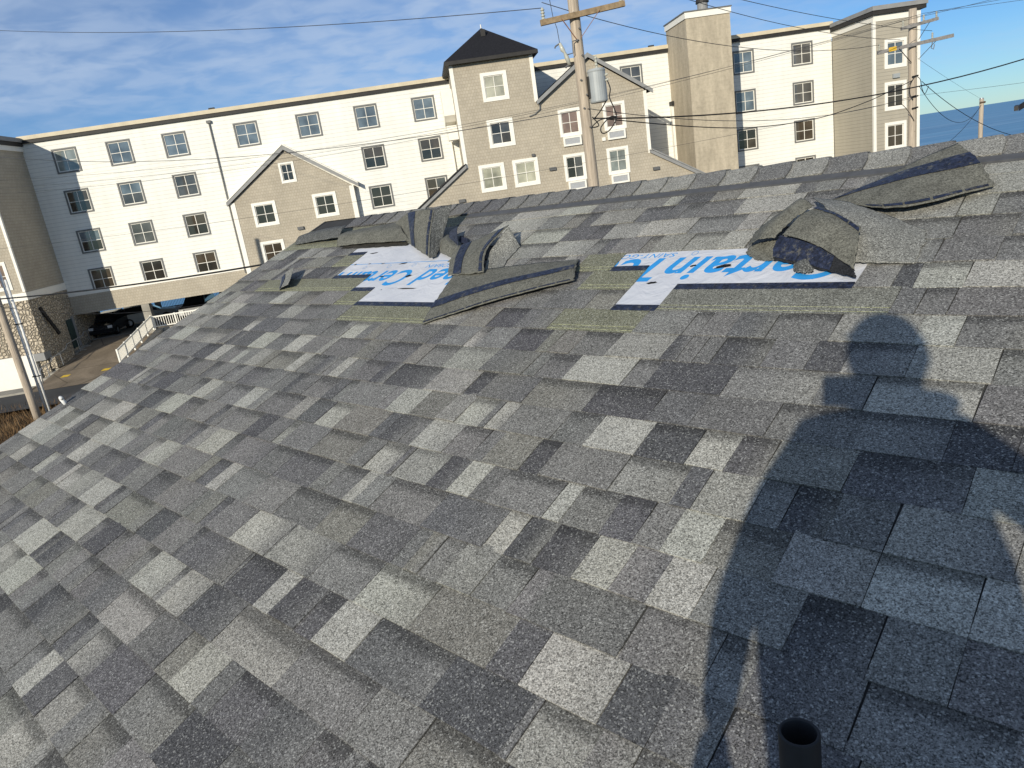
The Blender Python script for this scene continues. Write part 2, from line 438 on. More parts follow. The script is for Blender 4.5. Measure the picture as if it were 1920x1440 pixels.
# street runs along the front of the hotel, the drive climbs from it to the parking deck
quad_strip('road', [hp(-120, 14.0, -0.05), hp(120, 14.0, -0.05)], [hp(-120, 9.6, 0.02), hp(120, 9.6, 0.02)], 'asphalt')
m = MB()
for s0, s1 in ((-120, -30.6), (-24.9, 120)):
    vs_ = [hp(s0, 9.6, -0.1), hp(s1, 9.6, -0.1), hp(s1, 9.6, 0.14), hp(s0, 9.6, 0.14), hp(s1, 8.2, 0.16), hp(s0, 8.2, 0.16)]
    m.add(vs_, [(0, 1, 2, 3), (3, 2, 4, 5)])
tag(m.build('pavement', 'concrete'), kind='structure')
quad_strip('driveway', [hp(-30.6, 9.6, 0.03), hp(-30.6, 8.0, 0.13), hp(-30.6, 0.0, 1.22), hp(-30.6, -1.0, 1.3)],
           [hp(-24.9, 9.6, 0.03), hp(-24.9, 8.0, 0.13), hp(-24.9, 0.0, 1.22), hp(-24.9, -1.0, 1.3)], 'worn_drive', 0.006)
m = MB()
for s0 in (-29.65, -27.05):
    m.add([hp(s0, 7.25, 0.247), hp(s0 + 0.5, 7.25, 0.247), hp(s0 + 0.55, 6.85, 0.301), hp(s0 + 0.05, 6.85, 0.301)], [(0, 1, 2, 3)])
tag(m.build('road_marking', 'yellow_paint'), kind='structure')
quad_strip('parking_floor', [hp(-32, -0.9, 1.3), hp(-32, -17, 1.3)], [hp(2, -0.9, 1.3), hp(2, -17, 1.3)], 'concrete')
quad_strip('terrace', [hp(-24.9, 8.2, 0.17), hp(-24.9, -0.9, 0.17)], [hp(60, 8.2, 0.17), hp(60, -0.9, 0.17)], 'concrete')
# dry brown grass on the verge by the pole
m = MB(); rg = random.Random(3)
for i in range(9000):
    gx, gy = rg.uniform(-33, -16), rg.uniform(24, 41.2)
    h_ = rg.uniform(0.25, 0.75); a_ = rg.uniform(0, 6.28); w_ = rg.uniform(0.015, 0.04)
    lx, ly = rg.uniform(-0.25, 0.25), rg.uniform(-0.25, 0.25)
    m.add([(gx - w_ * math.cos(a_), gy - w_ * math.sin(a_), -0.4), (gx + w_ * math.cos(a_), gy + w_ * math.sin(a_), -0.4), (gx + lx, gy + ly, -0.4 + h_)], [(0, 1, 2)])
tag(m.build('dry_grass', 'dry_grass'), 'dry brown grass on the verge around the leftmost pole', 'grass', kind='stuff')

# ------------------------------------------------------------------ the hotel across the street
hotel = empty('hotel', (0, 56, 0), R(4.2))
tag(hotel, 'long four-storey white and tan hotel behind the roof, with tower, gables and chimney', 'hotel')
WIN = []          # (s, z, w, h, depth, style, pane material)
def wall(name, outer, holes, dep, mat, thick=0.25, reveal=0.10):
    """front face with real window openings at depth dep (towards the camera), reveals and outer returns"""
    loops = [[Vector((s, z, 0)) for s, z in outer]]
    for (s0, z0, s1, z1) in holes: loops.append([Vector((s0, z0, 0)), Vector((s0, z1, 0)), Vector((s1, z1, 0)), Vector((s1, z0, 0))])
    tri = tessellate_polygon(loops)
    flatv = [p for L in loops for p in L]
    m = MB(); m.add([(p.x, -dep, p.y) for p in flatv], tri)
    n = len(outer)
    m.add([(s, -dep, z) for s, z in outer] + [(s, -dep + thick, z) for s, z in outer], [(i, (i + 1) % n, n + (i + 1) % n, n + i) for i in range(n)])
    for (s0, z0, s1, z1) in holes:
        q = [(s0, z0), (s1, z0), (s1, z1), (s0, z1)]
        m.add([(s, -dep, z) for s, z in q] + [(s, -dep + reveal + 0.05, z) for s, z in q], [(i, (i + 1) % 4, 4 + (i + 1) % 4, 4 + i) for i in range(4)])
    me = bpy.data.meshes.new(name); me.from_pydata(m.v, [], m.f); me.materials.append(M[mat])
    return link(name, me, hotel)
def hbox(name, s0, s1, d0, d1, z0, z1, mat, parent=None):
    return MB().box(s0, s1, -d0, -d1, z0, z1).build(name, mat, parent or hotel)
C_ = CAM_H
def window(s, z, w, h, dep, trim, pane, split=True, tw=0.10):
    """trim frame > sash, four panes"""
    x0, x1, z0, z1 = s - w / 2, s + w / 2, z - h / 2, z + h / 2
    o = MB().ring(x0 - tw, x1 + tw, z0 - tw, z1 + tw, tw, -dep - 0.045, -dep + 0.05).build('window', trim, hotel)
    fw = 0.058
    m = MB().ring(x0, x1, z0, z1, fw, -dep + 0.02, -dep + 0.08)
    m.box(s - 0.019, s + 0.019, -dep + 0.03, -dep + 0.075, z0 + fw, z1 - fw)
    m.box(x0 + fw, s - 0.019, -dep + 0.032, -dep + 0.073, z - 0.017, z + 0.017); m.box(s + 0.019, x1 - fw, -dep + 0.032, -dep + 0.073, z - 0.017, z + 0.017)
    m.build('sash', 'white_trim', o)
    for i in (0, 1):
        for j in (0, 1):
            a0, a1 = (x0 + fw, s - 0.019) if i == 0 else (s + 0.019, x1 - fw)
            b0, b1 = (z0 + fw, z - 0.017) if j == 0 else (z + 0.017, z1 - fw)
            pm = pane[(i + 2 * j) % len(pane)] if isinstance(pane, (list, tuple)) else pane
            MB().box(a0, a1, -dep + 0.058, -dep + 0.066, b0, b1).build('pane', pm, o)
    return o
F1, F2, F3, F4 = C_ + 5.62, C_ + 2.83, C_ + 0.05, C_ - 2.71
cols_l = [-28.38, -24.72, -20.89]
A_W, A_H = 1.46, 1.44
white = []
for s in cols_l:
    for i, z in enumerate((F1, F2, F3, F4)):
        white.append((s, z, ('pane_sky_painted' if i == 0 else ['pane_grey', 'pane_dark', 'pane_dark', 'pane_brown', 'pane_dark'][rnd.randrange(5)])))
white = [w if not (w[0] < -28 and w[1] == F1) else (w[0], w[1], 'pane_pale') for w in white]
for s in (-15.92, -11.55, -7.43, -3.28): white.append((s, F1, 'pane_sky_painted'))
for s in (-7.42, -3.28):
    for z, pm in ((F2, 'pane_dark'), (F3, 'pane_dark'), (F4, 'pane_grey')): white.append((s, z, pm))
white[-2] = (-3.28, F3, 'pane_brown')
white.append((12.15, F1 + 0.1, 'pane_grey'))
for i, z in enumerate((F1, F2, F3, F4)):
    white.append((20.70, z + 0.07 * i * 0.5, ['pane_sky_painted', 'pane_sky_painted', ('pane_dark', 'pane_brown', 'pane_dark', 'pane_dark'), 'pane_dark'][i]))
    white.append((25.28, z + 0.07 * i * 0.5, ['pane_grey', 'pane_grey', 'pane_brown', 'pane_grey'][i]))
ZB, ZT = C_ - 3.62, C_ + 7.08
wall('white_wall', [(-31.15, ZB), (27.62, ZB), (27.62, ZT), (-31.15, ZT)],
     [(s - A_W / 2, z - A_H / 2, s + A_W / 2, z + A_H / 2) for s, z, p in white], 0.0, 'white_siding')
for s, z, p in white:
    if isinstance(p, str) and p in ('pane_dark', 'pane_grey', 'pane_brown'):
        q = rnd.random(); alt = rnd.choice(('pane_grey', 'pane_brown', 'pane_dark', 'pane_sky_painted'))
        if q < 0.30: p = (p, p, alt, alt)
        elif q < 0.45: p = (p, alt, p, alt)
    window(s, z, A_W, A_H, 0.0, 'grey_trim', p)
hbox('dark_backing', -31, 27.5, -0.35, -0.45, ZB, ZT, 'room_shade')  # dark sheet, its colour painted as the unlit rooms behind the panes
hbox('trim_band', -31.15, 27.6, 0.06, -0.2, ZB - 0.02, ZB + 0.30, 'white_trim')
wall('beam', [(-31.15, C_ - 4.97), (27.6, C_ - 4.97), (27.6, ZB - 0.02), (-31.15, ZB - 0.02)], [], 0.03, 'tan_shake', 0.5)
# flat roof edge: cream flashing over a dark gutter
hbox('gutter', -31.15, 27.62, 0.16, -0.2, ZT - 0.02, ZT + 0.20, 'dark_gutter')
hbox('flashing', -31.1, 27.65, 0.22, -0.3, ZT + 0.202, ZT + 0.46, 'cream_flashing')
hbox('roof', -45, 31, -0.3, -16, ZT + 0.1, ZT + 0.4, 'dark_roofing')
for s in (-17.9, 13.8): hbox('roof_vent', s - 0.2, s + 0.2, 0.10, -0.1, ZT + 0.46, ZT + 0.58, 'dark_gutter')
hbox('end_wall', -45, 31, -15.6, -16, 1.3 + 2.2, ZT + 0.1, 'white_siding')
hbox('ceiling', -31, 27.5, -0.52, -15.5, C_ - 4.9, C_ - 4.7, 'soffit')
# downspout with its funnel
m = MB().tube([(-18.30, -0.09, ZT - 0.35), (-18.32, -0.09, C_ - 3.9)], 0.05, 8); m.box(-18.45, -18.15, -0.2, -0.02, ZT - 0.40, ZT - 0.22)
m.build('downspout', 'grey_trim', hotel)
# shallow gabled bay
d = 0.5
bay_h = [(-13.66 - 0.40, C_ + 2.66 - 0.58, -13.66 + 0.40, C_ + 2.66 + 0.58)] + [(s - 0.66, z - 0.66, s + 0.66, z + 0.66) for s, z in ((-15.84, F3), (-11.48, F3), (-15.86, F4), (-11.48, F4))]
wall('gable_wall', [(-17.95, C_ - 4.95), (-9.42, C_ - 4.95), (-9.42, C_ + 1.15), (-13.6, C_ + 4.12), (-17.95, C_ + 1.15)], bay_h, d, 'tan_shake', 0.48)
window(-13.66, C_ + 2.66, 0.80, 1.16, d, 'white_trim', 'pane_dark', tw=0.14)
for s, z, p in ((-15.84, F3, 'pane_dark'), (-11.48, F3, 'pane_dark'), (-15.86, F4, 'pane_brown'), (-11.48, F4, 'pane_dark')): window(s, z, 1.32, 1.32, d, 'white_trim', p, tw=0.19)
for s in (-17.95, -9.42): hbox('corner_board', s - 0.16, s + 0.16, d + 0.03, 0.02, C_ - 4.9, C_ + 1.12, 'white_trim')
for sg in (-1, 1):
    m = MB(); e_ = (-13.6 + sg * 4.72, C_ + 1.22); ap = (-13.6, C_ + 4.50)
    m.prism([e_, ap, (ap[0], ap[1] - 0.30), (e_[0], e_[1] - 0.26)], 'y', -d - 0.22, -0.01); m.build('gable_roof', 'fascia_grey', hotel)
    m = MB(); m.prism([(e_[0] - sg * 0.02, e_[1] + 0.07), (ap[0] + sg * 0.01, ap[1] + 0.09), (ap[0] + sg * 0.01, ap[1] + 0.01), (e_[0] - sg * 0.02, e_[1] + 0.005)], 'y', -d - 0.26, -0.02); m.build('roof_edge', 'white_trim', hotel)
def lamp(s, z, dep): hbox('wall_lamp', s - 0.22, s + 0.22, dep + 0.16, dep, z - 0.09, z + 0.12, 'lamp_grey')
lamp(-13.6, C_ - 1.32, d)
# tower, gabled wing and the low front below them: one shingled front 5.3 m forward of the white wall
d = 5.3
tw_ = [(1.44, C_ + 5.81), (1.43, C_ + 2.90), (0.44, C_ + 0.15), (2.75, C_ + 0.16)]
ww_ = [(6.13, C_ + 2.92), (9.18, C_ + 2.92), (6.13, C_ + 0.02), (9.14, C_ + 0.02)]
holes = [(s - 0.66, z - 0.68, s + 0.66, z + 0.68) for s, z in tw_] + [(s - 0.58, z - 0.70, s + 0.58, z + 0.70) for s, z in ww_]
wall('front_wall', [(-9.3, C_ - 4.3), (-9.3, C_ - 5.2), (20, C_ - 5.2), (11.36 + 3.4 * 1.7, C_ + 0.22 - 2.0 * 1.7), (11.36, C_ + 0.22), (11.36, C_ + 4.30), (7.73, C_ + 6.72),
                    (4.07, C_ + 4.28), (4.07, C_ + 7.55), (-1.2, C_ + 7.55), (-1.2, C_ + 1.05)], holes, d, 'tan_shake', 0.25)
for (s, z), p in zip(tw_, ('pane_blind', ('pane_grey', 'pane_brown', 'pane_dark', 'pane_grey'), 'pane_blind', 'pane_blind')): window(s, z, 1.32, 1.36, d, 'white_trim', p, tw=0.21)
for (s, z), p in zip(ww_, ('pane_pink', 'pane_pink', ('pane_dark', 'pane_grey'), 'pane_pale')):
    window(s, z, 1.16, 1.40, d, 'white_trim', p, tw=0.18)
    o = MB().ring(s - 0.62, s + 0.62, z - 1.50, z - 0.90, 0.11, -d - 0.16, -d + 0.02).build('air_conditioner', 'white_trim', hotel)
    m = MB().box(s - 0.51, s + 0.51, -d - 0.13, -d, z - 1.39, z - 1.01)
    m.build('casing', 'ac_grey', o)
for s, z in ((4.55, C_ + 0.11), (11.71, C_ - 0.89), (-1.87, C_ - 1.06)): lamp(s, z, d)
hbox('camera_box', 3.26, 3.44, d + 0.2, d, C_ + 1.10, C_ + 1.28, 'lamp_grey')
hbox('vent_box', 8.16, 8.40, d + 0.1, d, C_ + 1.42, C_ + 1.64, 'white_trim')
hbox('corner_board', -1.34, -1.10, d + 0.03, d - 0.2, C_ + 1.0, C_ + 7.5, 'white_trim')
hbox('corner_board', 3.93, 4.17, d + 0.03, d - 0.2, C_ + 4.5, C_ + 7.5, 'white_trim')
hbox('corner_board', 11.28, 11.50, d + 0.03, d - 0.2, C_ + 0.2, C_ + 4.25, 'white_trim')
hbox('tower_side', -1.2, -1.0, d - 0.26, -1.3, C_ - 3, C_ + 7.55, 'tan_shake')
hbox('tower_side', 3.87, 4.07, d - 0.26, -1.3, C_ + 3, C_ + 7.55, 'tan_shake')
hbox('wing_side', 11.16, 11.36, d - 0.26, 0.0, C_ - 5, C_ + 4.2, 'tan_clapboard')
# tower hip roof
e0, e1_, z0 = -1.62, 4.50, C_ + 7.62
bs = [(e0, -5.72, z0), (e1_, -5.72, z0), (e1_, 1.75, z0), (e0, 1.75, z0)]
m = MB().add(bs + [(1.44, -2.0, C_ + 9.98)], [(0, 1, 4), (1, 2, 4), (2, 3, 4), (3, 0, 4), (0, 3, 2, 1)]); m.build('hip_roof', 'dark_roofing', hotel)
m = MB().box(e0, e1_, -5.74, 1.77, z0 - 0.22, z0 - 0.005); m.build('eave', 'dark_gutter', hotel)
hbox('roof_vent', 1.25, 1.55, 3.2, 2.9, C_ + 9.25, C_ + 9.68, 'dark_gutter')
m = MB().tube([(1.44, -2.0, C_ + 9.95), (1.44, -2.0, C_ + 10.2)], 0.04, 6); m.build('finial', 'white_trim', hotel)
# gable roof of the wing, running back to the white wall
for sg in (-1, 1):
    e_ = (7.73 + sg * (4.15 if sg > 0 else 3.70), C_ + (4.22 if sg > 0 else 4.53)); ap = (7.73, C_ + 7.0)
    MB().prism([e_, ap, (ap[0], ap[1] - 0.10), (e_[0], e_[1] - 0.10)], 'y', -d - 0.25, 0.1).build('gable_roof', 'dark_roofing', hotel)
    MB().prism([(e_[0], e_[1] + 0.02), (ap[0], ap[1] + 0.02), (ap[0], ap[1] - 0.26), (e_[0], e_[1] - 0.24)], 'y', -d - 0.32, -d - 0.24).build('rake_board', 'fascia_grey', hotel)
# low lean-to roofs either side of the front
MB().prism([(-1.22, C_ + 1.22), (-9.5, C_ - 4.30), (-9.5, C_ - 4.52), (-1.22, C_ + 1.00)], 'y', -d - 0.22, -d + 0.02).build('rake_board', 'fascia_grey', hotel)
MB().prism([(-1.24, C_ + 1.30), (-9.5, C_ - 4.22), (-9.5, C_ - 4.30), (-1.24, C_ + 1.22)], 'y', -d - 0.25, -0.02).build('lean_to_roof', 'dark_roofing', hotel)
MB().prism([(11.38, C_ + 0.42), (17.3, C_ - 3.06), (17.3, C_ - 3.28), (11.38, C_ + 0.20)], 'y', -d - 0.22, -d + 0.02).build('rake_board', 'fascia_grey', hotel)
MB().prism([(11.52, C_ + 0.46), (17.3, C_ - 2.98), (17.3, C_ - 3.05), (11.52, C_ + 0.36)], 'y', -d - 0.25, -0.02).build('lean_to_roof', 'fascia_grey', hotel)
# white vent hoods stacked on the tower's left side
m = MB().prism([(-1.8, C_ + 6.45), (-0.30, C_ + 6.45), (-0.30, C_ + 4.15), (-1.3, C_ + 4.35), (-1.8, C_ + 4.75)], 'x', -1.98, -1.21)
m.build('vent_hood', 'white_trim', hotel)
m = MB().prism([(-1.4, C_ + 4.1), (-0.6, C_ + 4.1), (-0.6, C_ + 3.1), (-1.9, C_ + 3.1), (-1.9, C_ + 3.6)], 'x', -1.93, -1.22)
m.build('vent_hood', 'white_trim', hotel)
MB().tube([(-1.72, -0.12, C_ + 3.1), (-1.72, -0.12, C_ + 0.8)], 0.07, 8).build('downspout', 'white_trim', hotel)
MB().tube([(4.25, -d - 0.1, C_ + 4.4), (4.2, -d - 0.1, C_ + 4.0), (3.85, -d - 0.05, C_ + 3.75), (3.45, -d - 0.05, C_ + 3.65)], 0.045, 6).build('gutter_pipe', 'grey_trim', hotel)
# board-marked concrete chimney
MB().box(15.0, 18.1, -4.15, 0.0, C_ - 5.2, C_ + 8.42).build('chimney', 'board_concrete', hotel)
MB().box(14.93, 18.17, -4.22, 0.07, C_ + 8.425, C_ + 8.80).build('chimney_cap', 'white_trim', hotel)
MB().box(14.87, 18.22, -4.28, 0.13, C_ + 8.803, C_ + 8.87).build('chimney_flashing', 'grey_trim', hotel)
m = MB().tube([(17.0, -2.2, C_ + 8.87), (17.0, -2.2, C_ + 9.6)], 0.36, 14); m.build('flue', 'fascia_grey', hotel)
MB().tube([(17.0, -2.2, C_ + 9.6), (17.0, -2.2, C_ + 9.95)], [0.46, 0.40], 14).build('flue_cowl', 'dark_gutter', hotel)
MB().box(14.82, 14.99, -0.42, -0.02, C_ - 1.0, C_ + 3.3).build('corner_board', 'white_trim', hotel)
MB().box(14.80, 14.98, -0.6, -0.02, C_ + 3.3, C_ + 3.6).build('gutter_outlet', 'dark_gutter', hotel)
# right wing, clapboarded
d = 5.3
rw = [(29.19, C_ + 4.26), (29.19, C_ + 1.51), (29.19, C_ - 1.16)]
wall('front_wall', [(27.66, C_ - 5), (30.92, C_ - 5), (30.92, C_ + 6.80), (27.66, C_ + 6.80)], [(s - 0.60, z - 0.74, s + 0.60, z + 0.74) for s, z in rw], d, 'tan_clapboard')
for (s, z), p in zip(rw, ('pane_sky_painted', 'pane_brown', 'pane_brown')): window(s, z, 1.20, 1.48, d, 'white_trim', p, tw=0.20)
hbox('wing_side', 27.66, 27.86, d - 0.26, 0.0, C_ - 5, C_ + 6.80, 'tan_clapboard')
hbox('wing_side', 30.70, 30.92, d - 0.26, -8, C_ - 5, C_ + 6.80, 'tan_clapboard')
hbox('corner_board', 27.57, 27.76, d + 0.03, d - 0.15, C_ - 5, C_ + 6.6, 'white_trim')
hbox('corner_board', 30.78, 30.98, d + 0.03, d - 0.15, C_ - 5, C_ + 6.6, 'white_trim')
hbox('frieze', 27.60, 30.99, d + 0.04, d - 0.1, C_ + 6.42, C_ + 6.82, 'white_trim')
hbox('frieze', 27.60, 27.72, d - 0.11, 0.02, C_ + 6.44, C_ + 6.81, 'white_trim')
hbox('gutter', 27.42, 31.25, d + 0.26, d - 0.3, C_ + 6.83, C_ + 7.08, 'dark_gutter')
hbox('gutter', 27.42, 28.2, d - 0.31, 0.18, C_ + 6.84, C_ + 7.07, 'dark_gutter')
hbox('flashing', 27.36, 31.32, d + 0.34, d - 0.35, C_ + 7.085, C_ + 7.36, 'fascia_grey')
hbox('flashing', 27.37, 28.2, d - 0.36, 0.24, C_ + 7.09, C_ + 7.35, 'fascia_grey')
hbox('wall_lamp', 28.95, 29.43, d + 0.15, d, C_ + 2.66, C_ + 2.94, 'tank_grey')
# left wing: shingles over a white band, field stone, then a white base
lw = [(-32.42, F1 + 0.2), (-32.42, F2 + 0.1), (-32.42, C_ - 1.35)]
wall('front_wall', [(-45, C_ - 2.55), (-31.06, C_ - 2.55), (-31.06, C_ + 6.9), (-45, C_ + 6.9)], [(s - 0.55, z - 0.75, s + 0.55, z + 0.75) for s, z in lw], d, 'tan_shake')
for (s, z), p in zip(lw, ('pane_dark', 'pane_pink', 'pane_pink')): window(s, z, 1.1, 1.5, d, 'white_trim', p, tw=0.17)
hbox('wing_side', -31.30, -31.06, d - 0.26, 0.0, C_ - 2.55, C_ + 6.9, 'tan_shake')
hbox('corner_board', -31.18, -31.02, d + 0.03, d - 0.14, C_ - 2.5, C_ + 6.9, 'white_trim')
hbox('trim_band', -45, -31.0, d + 0.06, d - 0.2, C_ - 3.05, C_ - 2.55, 'white_trim')
hbox('trim_band', -31.3, -31.0, d - 0.21, 0.04, C_ - 3.05, C_ - 2.56, 'white_trim')
hbox('stone_base', -45, -31.04, d + 0.02, -4, 1.82, C_ - 3.05, 'field_stone')
hbox('stone_base', -32, -31.05, d, -4, 0.0, 1.82, 'field_stone')
hbox('white_base', -45, -31.72, d + 0.25, d - 0.3, -0.3, 1.80, 'white_trim')
hbox('base_cap', -31.72, -31.03, d + 0.24, d - 0.6, 1.30, 1.80, 'fascia_grey')
hbox('eave', -45, -30.9, d + 0.35, -0.1, C_ + 6.9, C_ + 7.14, 'dark_gutter')
hbox('flashing', -45, -30.82, d + 0.42, -0.1, C_ + 7.145, C_ + 7.42, 'fascia_grey')
hbox('frieze', -31.06, -30.98, d, 0.02, C_ + 6.55, C_ + 6.88, 'white_trim')
o = hbox('side_door', -31.05, -30.98, 1.55, 0.75, 1.25, 3.3, 'green_door'); hbox('door_frame', -31.04, -30.95, 0.74, 0.45, 1.25, 3.42, 'fascia_grey', o)
m = MB()
for i in range(6): m.bar((-31.0 + 0.06 * i, -4.3 + 0.12 * i, 4.7 - 0.34 * i), (-30.97 + 0.06 * i, -4.18 + 0.12 * i, 4.36 - 0.34 * i), 0.10, 0.22)
m.build('furled_awning', 'cable_black', hotel)
# parking level: columns
for s in (-26.0, -18.5, -11.0, -3.5):
    MB().box(s - 0.28, s + 0.28, -0.02, 0.5, 0.9, C_ - 4.98).build('column', 'concrete', hotel)
for s in (-30.4, -23, -15): MB().box(s - 0.2, s + 0.2, 14.0, 14.4, 1.3, C_ - 4.9).build('column', 'concrete', hotel)

# ------------------------------------------------------------------ retaining wall, ramp railing, steps
def hthing(name, label, cat, group=None):
    o = empty(name, (0, 56, 0), R(4.2)); return tag(o, label, cat, group)
rt = hthing('ramp_railing', 'white picket railing beside the parking ramp, below the hotel', 'railing')
def rail_run(a, b, zt, zbm, n):
    a, b = Vector(a), Vector(b)
    MB().bar(a + Vector((0, 0, zt)), b + Vector((0, 0, zt)), 0.07, 0.09).build('top_rail', 'white_trim', rt)
    MB().bar(a + Vector((0, 0, zbm)), b + Vector((0, 0, zbm)), 0.05, 0.07).build('bottom_rail', 'white_trim', rt)
    me = MB().box(-0.022, 0.022, -0.022, 0.022, zbm + 0.036, zt - 0.047).mesh('picket', 'white_trim')
    for i in range(n):
        p = a.lerp(b, (i + 0.5) / n); o = link('picket', me, rt); o.location = p
    mp = MB().box(-0.05, 0.05, -0.05, 0.05, -0.1, zt + 0.08).mesh('post', 'white_trim')
    for i in range(6):
        o = link('post', mp, rt); o.location = a.lerp(b, i / 5)
rail_run((-25.35, -8.0, 0.62), (-25.65, -0.55, 1.62), 0.90, 0.12, 62)
rail_run((-25.55, -0.50, 1.62), (-17.5, -0.50, 1.62), 0.83, 0.10, 48)
rw_ = hthing('retaining_wall', 'grey concrete retaining wall carrying the white ramp railing', 'wall')
m = MB().add([(-25.2, -8.1, -0.3), (-24.95, -8.1, -0.3), (-24.95, -0.4, -0.3), (-25.5, -0.4, -0.3), (-25.2, -8.1, 0.56), (-24.95, -8.1, 0.56), (-24.95, -0.4, 1.56), (-25.5, -0.4, 1.56)],
             [(0, 3, 2, 1), (4, 5, 6, 7), (0, 1, 5, 4), (1, 2, 6, 5), (2, 3, 7, 6), (3, 0, 4, 7)]); m.build('ramp_wall', 'concrete', rw_)
MB().box(-24.94, -8, -0.75, -0.25, -0.3, 1.58).build('deck_wall', 'concrete', rw_)
st = hthing('stair', 'stone steps climbing along the shaded side wall to the parking level', 'stairs')
me = None
for i in range(9):
    dep = 7.6 - i * 0.85
    MB().box(-31.03, -30.25, -dep, -dep + 0.87, -0.3, 0.16 + i * 0.125).build('step', 'concrete', st)
MB().box(-31.0, -30.62, -5.2, -2.6, 0.6, 1.35).build('planter', 'field_stone', st)
hr = hthing('handrail', 'bent steel pipe handrail along the stone steps', 'handrail')
MB().tube([(-30.4, -7.9, 0.05), (-30.4, -7.85, 0.95), (-30.4, -7.5, 1.13), (-30.4, -6.2, 1.25), (-30.4, -5.9, 1.45), (-30.4, -4.7, 1.55), (-30.4, -4.0, 1.62), (-30.4, -3.6, 1.88), (-30.4, -2.0, 1.98), (-30.4, -1.1, 2.02), (-30.4, -0.9, 2.22), (-30.4, -0.3, 2.22), (-30.4, -0.25, 1.25)], 0.035, 8).build('pipe_rail', 'galvanised', hr, True)
for y_, zb_, zt_ in ((-6.9, 0.35, 1.2), (-4.85, 0.7, 1.55), (-2.1, 1.05, 1.97)): MB().tube([(-30.4, y_, zb_), (-30.4, y_, zt_)], 0.028, 8).build('post', 'galvanised', hr)
fn = hthing('bar_fence', 'black steel bar fence at the back of the parking level, sea behind it', 'fence')
for z_ in (1.5, 2.6): MB().bar((-31, 15.0, z_), (2, 15.0, z_), 0.04, 0.06).build('rail', 'cable_black', fn)
me = MB().box(-0.012, 0.012, -0.012, 0.012, 1.3, 2.75).mesh('bar', 'cable_black')
for i in range(150): o = link('bar', me, fn); o.location = (-31 + i * 0.14, 15.0, 0)

# ------------------------------------------------------------------ cars in the parking level
def make_car(paint, label, loc, rz, tall=1.0):
    c = empty('parked_car', loc, rz); tag(c, label, 'car', 'cars parked under the hotel')
    L_, W_, Hh = 4.5, 1.82, 1.55 * tall
    low = [(-L_ / 2, 0.42), (-L_ / 2 + 0.05, 0.95 * tall), (-1.25, 1.0 * tall), (1.05, 0.98 * tall), (L_ / 2 - 0.15, 0.85 * tall), (L_ / 2, 0.6), (L_ / 2 - 0.05, 0.3), (-L_ / 2 + 0.1, 0.3)]
    m = MB(); m.prism(low, 'y', -W_ / 2, W_ / 2); b = m.build('body', paint, c)
    cab_b = [(-1.95, 0.96 * tall), (1.15, 0.97 * tall)]; cab_t = [(-1.55, Hh), (0.25, Hh)]
    wb, wt = W_ / 2 - 0.06, W_ / 2 - 0.24
    vs_ = [(cab_b[0][0], -wb, cab_b[0][1]), (cab_b[1][0], -wb, cab_b[1][1]), (cab_b[1][0], wb, cab_b[1][1]), (cab_b[0][0], wb, cab_b[0][1]),
           (cab_t[0][0], -wt, Hh), (cab_t[1][0], -wt, Hh), (cab_t[1][0], wt, Hh), (cab_t[0][0], wt, Hh)]
    MB().add(vs_, [(4, 5, 6, 7), (0, 1, 5, 4), (1, 2, 6, 5), (2, 3, 7, 6), (3, 0, 4, 7)]).build('cabin', paint, c)
    def inset(name, q, k=0.86, off=0.012):
        P = [Vector(vs_[i]) for i in q]; ce = sum(P, Vector()) / 4; nn = (P[1] - P[0]).cross(P[2] - P[0]).normalized()
        if nn.dot(ce - Vector((-0.4, 0, 1.0))) < 0: nn = -nn
        MB().add([ce + (p - ce) * k + nn * off for p in P], [(0, 1, 2, 3)]).build(name, 'car_glass', c)
    inset('windscreen', (1, 2, 6, 5)); inset('rear_window', (3, 0, 4, 7)); inset('side_window', (0, 1, 5, 4)); inset('side_window', (2, 3, 7, 6))
    for x_ in (-1.4, 1.4):
        for sg in (-1, 1):
            w = MB().tube([(x_, sg * (W_ / 2 - 0.18), 0.34), (x_, sg * (W_ / 2 + 0.02), 0.34)], 0.34, 18).build('wheel', 'rubber', c)
            MB().tube([(x_, sg * (W_ / 2 + 0.021), 0.34), (x_, sg * (W_ / 2 + 0.03), 0.34)], 0.21, 14).build('rim', 'rim', w)
    for sg in (-1, 1):
        MB().box(L_ / 2 - 0.16, L_ / 2 - 0.02, sg * 0.52, sg * 0.85, 0.62, 0.80 * tall).build('headlight', 'lens', c)
        MB().box(-L_ / 2 - 0.02, -L_ / 2 + 0.06, sg * 0.58, sg * 0.88, 0.70, 0.88 * tall).build('tail_light', 'red_lens', c)
    MB().box(L_ / 2 - 0.1, L_ / 2 + 0.06, -0.8, 0.8, 0.34, 0.55).build('bumper', 'rubber', c)
    return c
rz0 = R(4.2)
p = hp(-28.6, -6.5, 1.3); make_car('car_silver', 'pale car deep under the left end of the hotel deck', p, rz0 + R(20))
p = hp(-23.6, -4.2, 1.3); make_car('car_black', 'tall black car right of the deck column, behind the white pickets', p, rz0 - R(90), 1.28)
p = hp(-21.0, -4.4, 1.3); make_car('car_blue', 'dark blue car parked nearest the roof edge under the deck', p, rz0 - R(90), 1.26)
p = hp(-30.4, -3.6, 1.3); make_car('car_black', 'black car in the dark corner beside the side door', p, rz0 - R(85), 1.05)

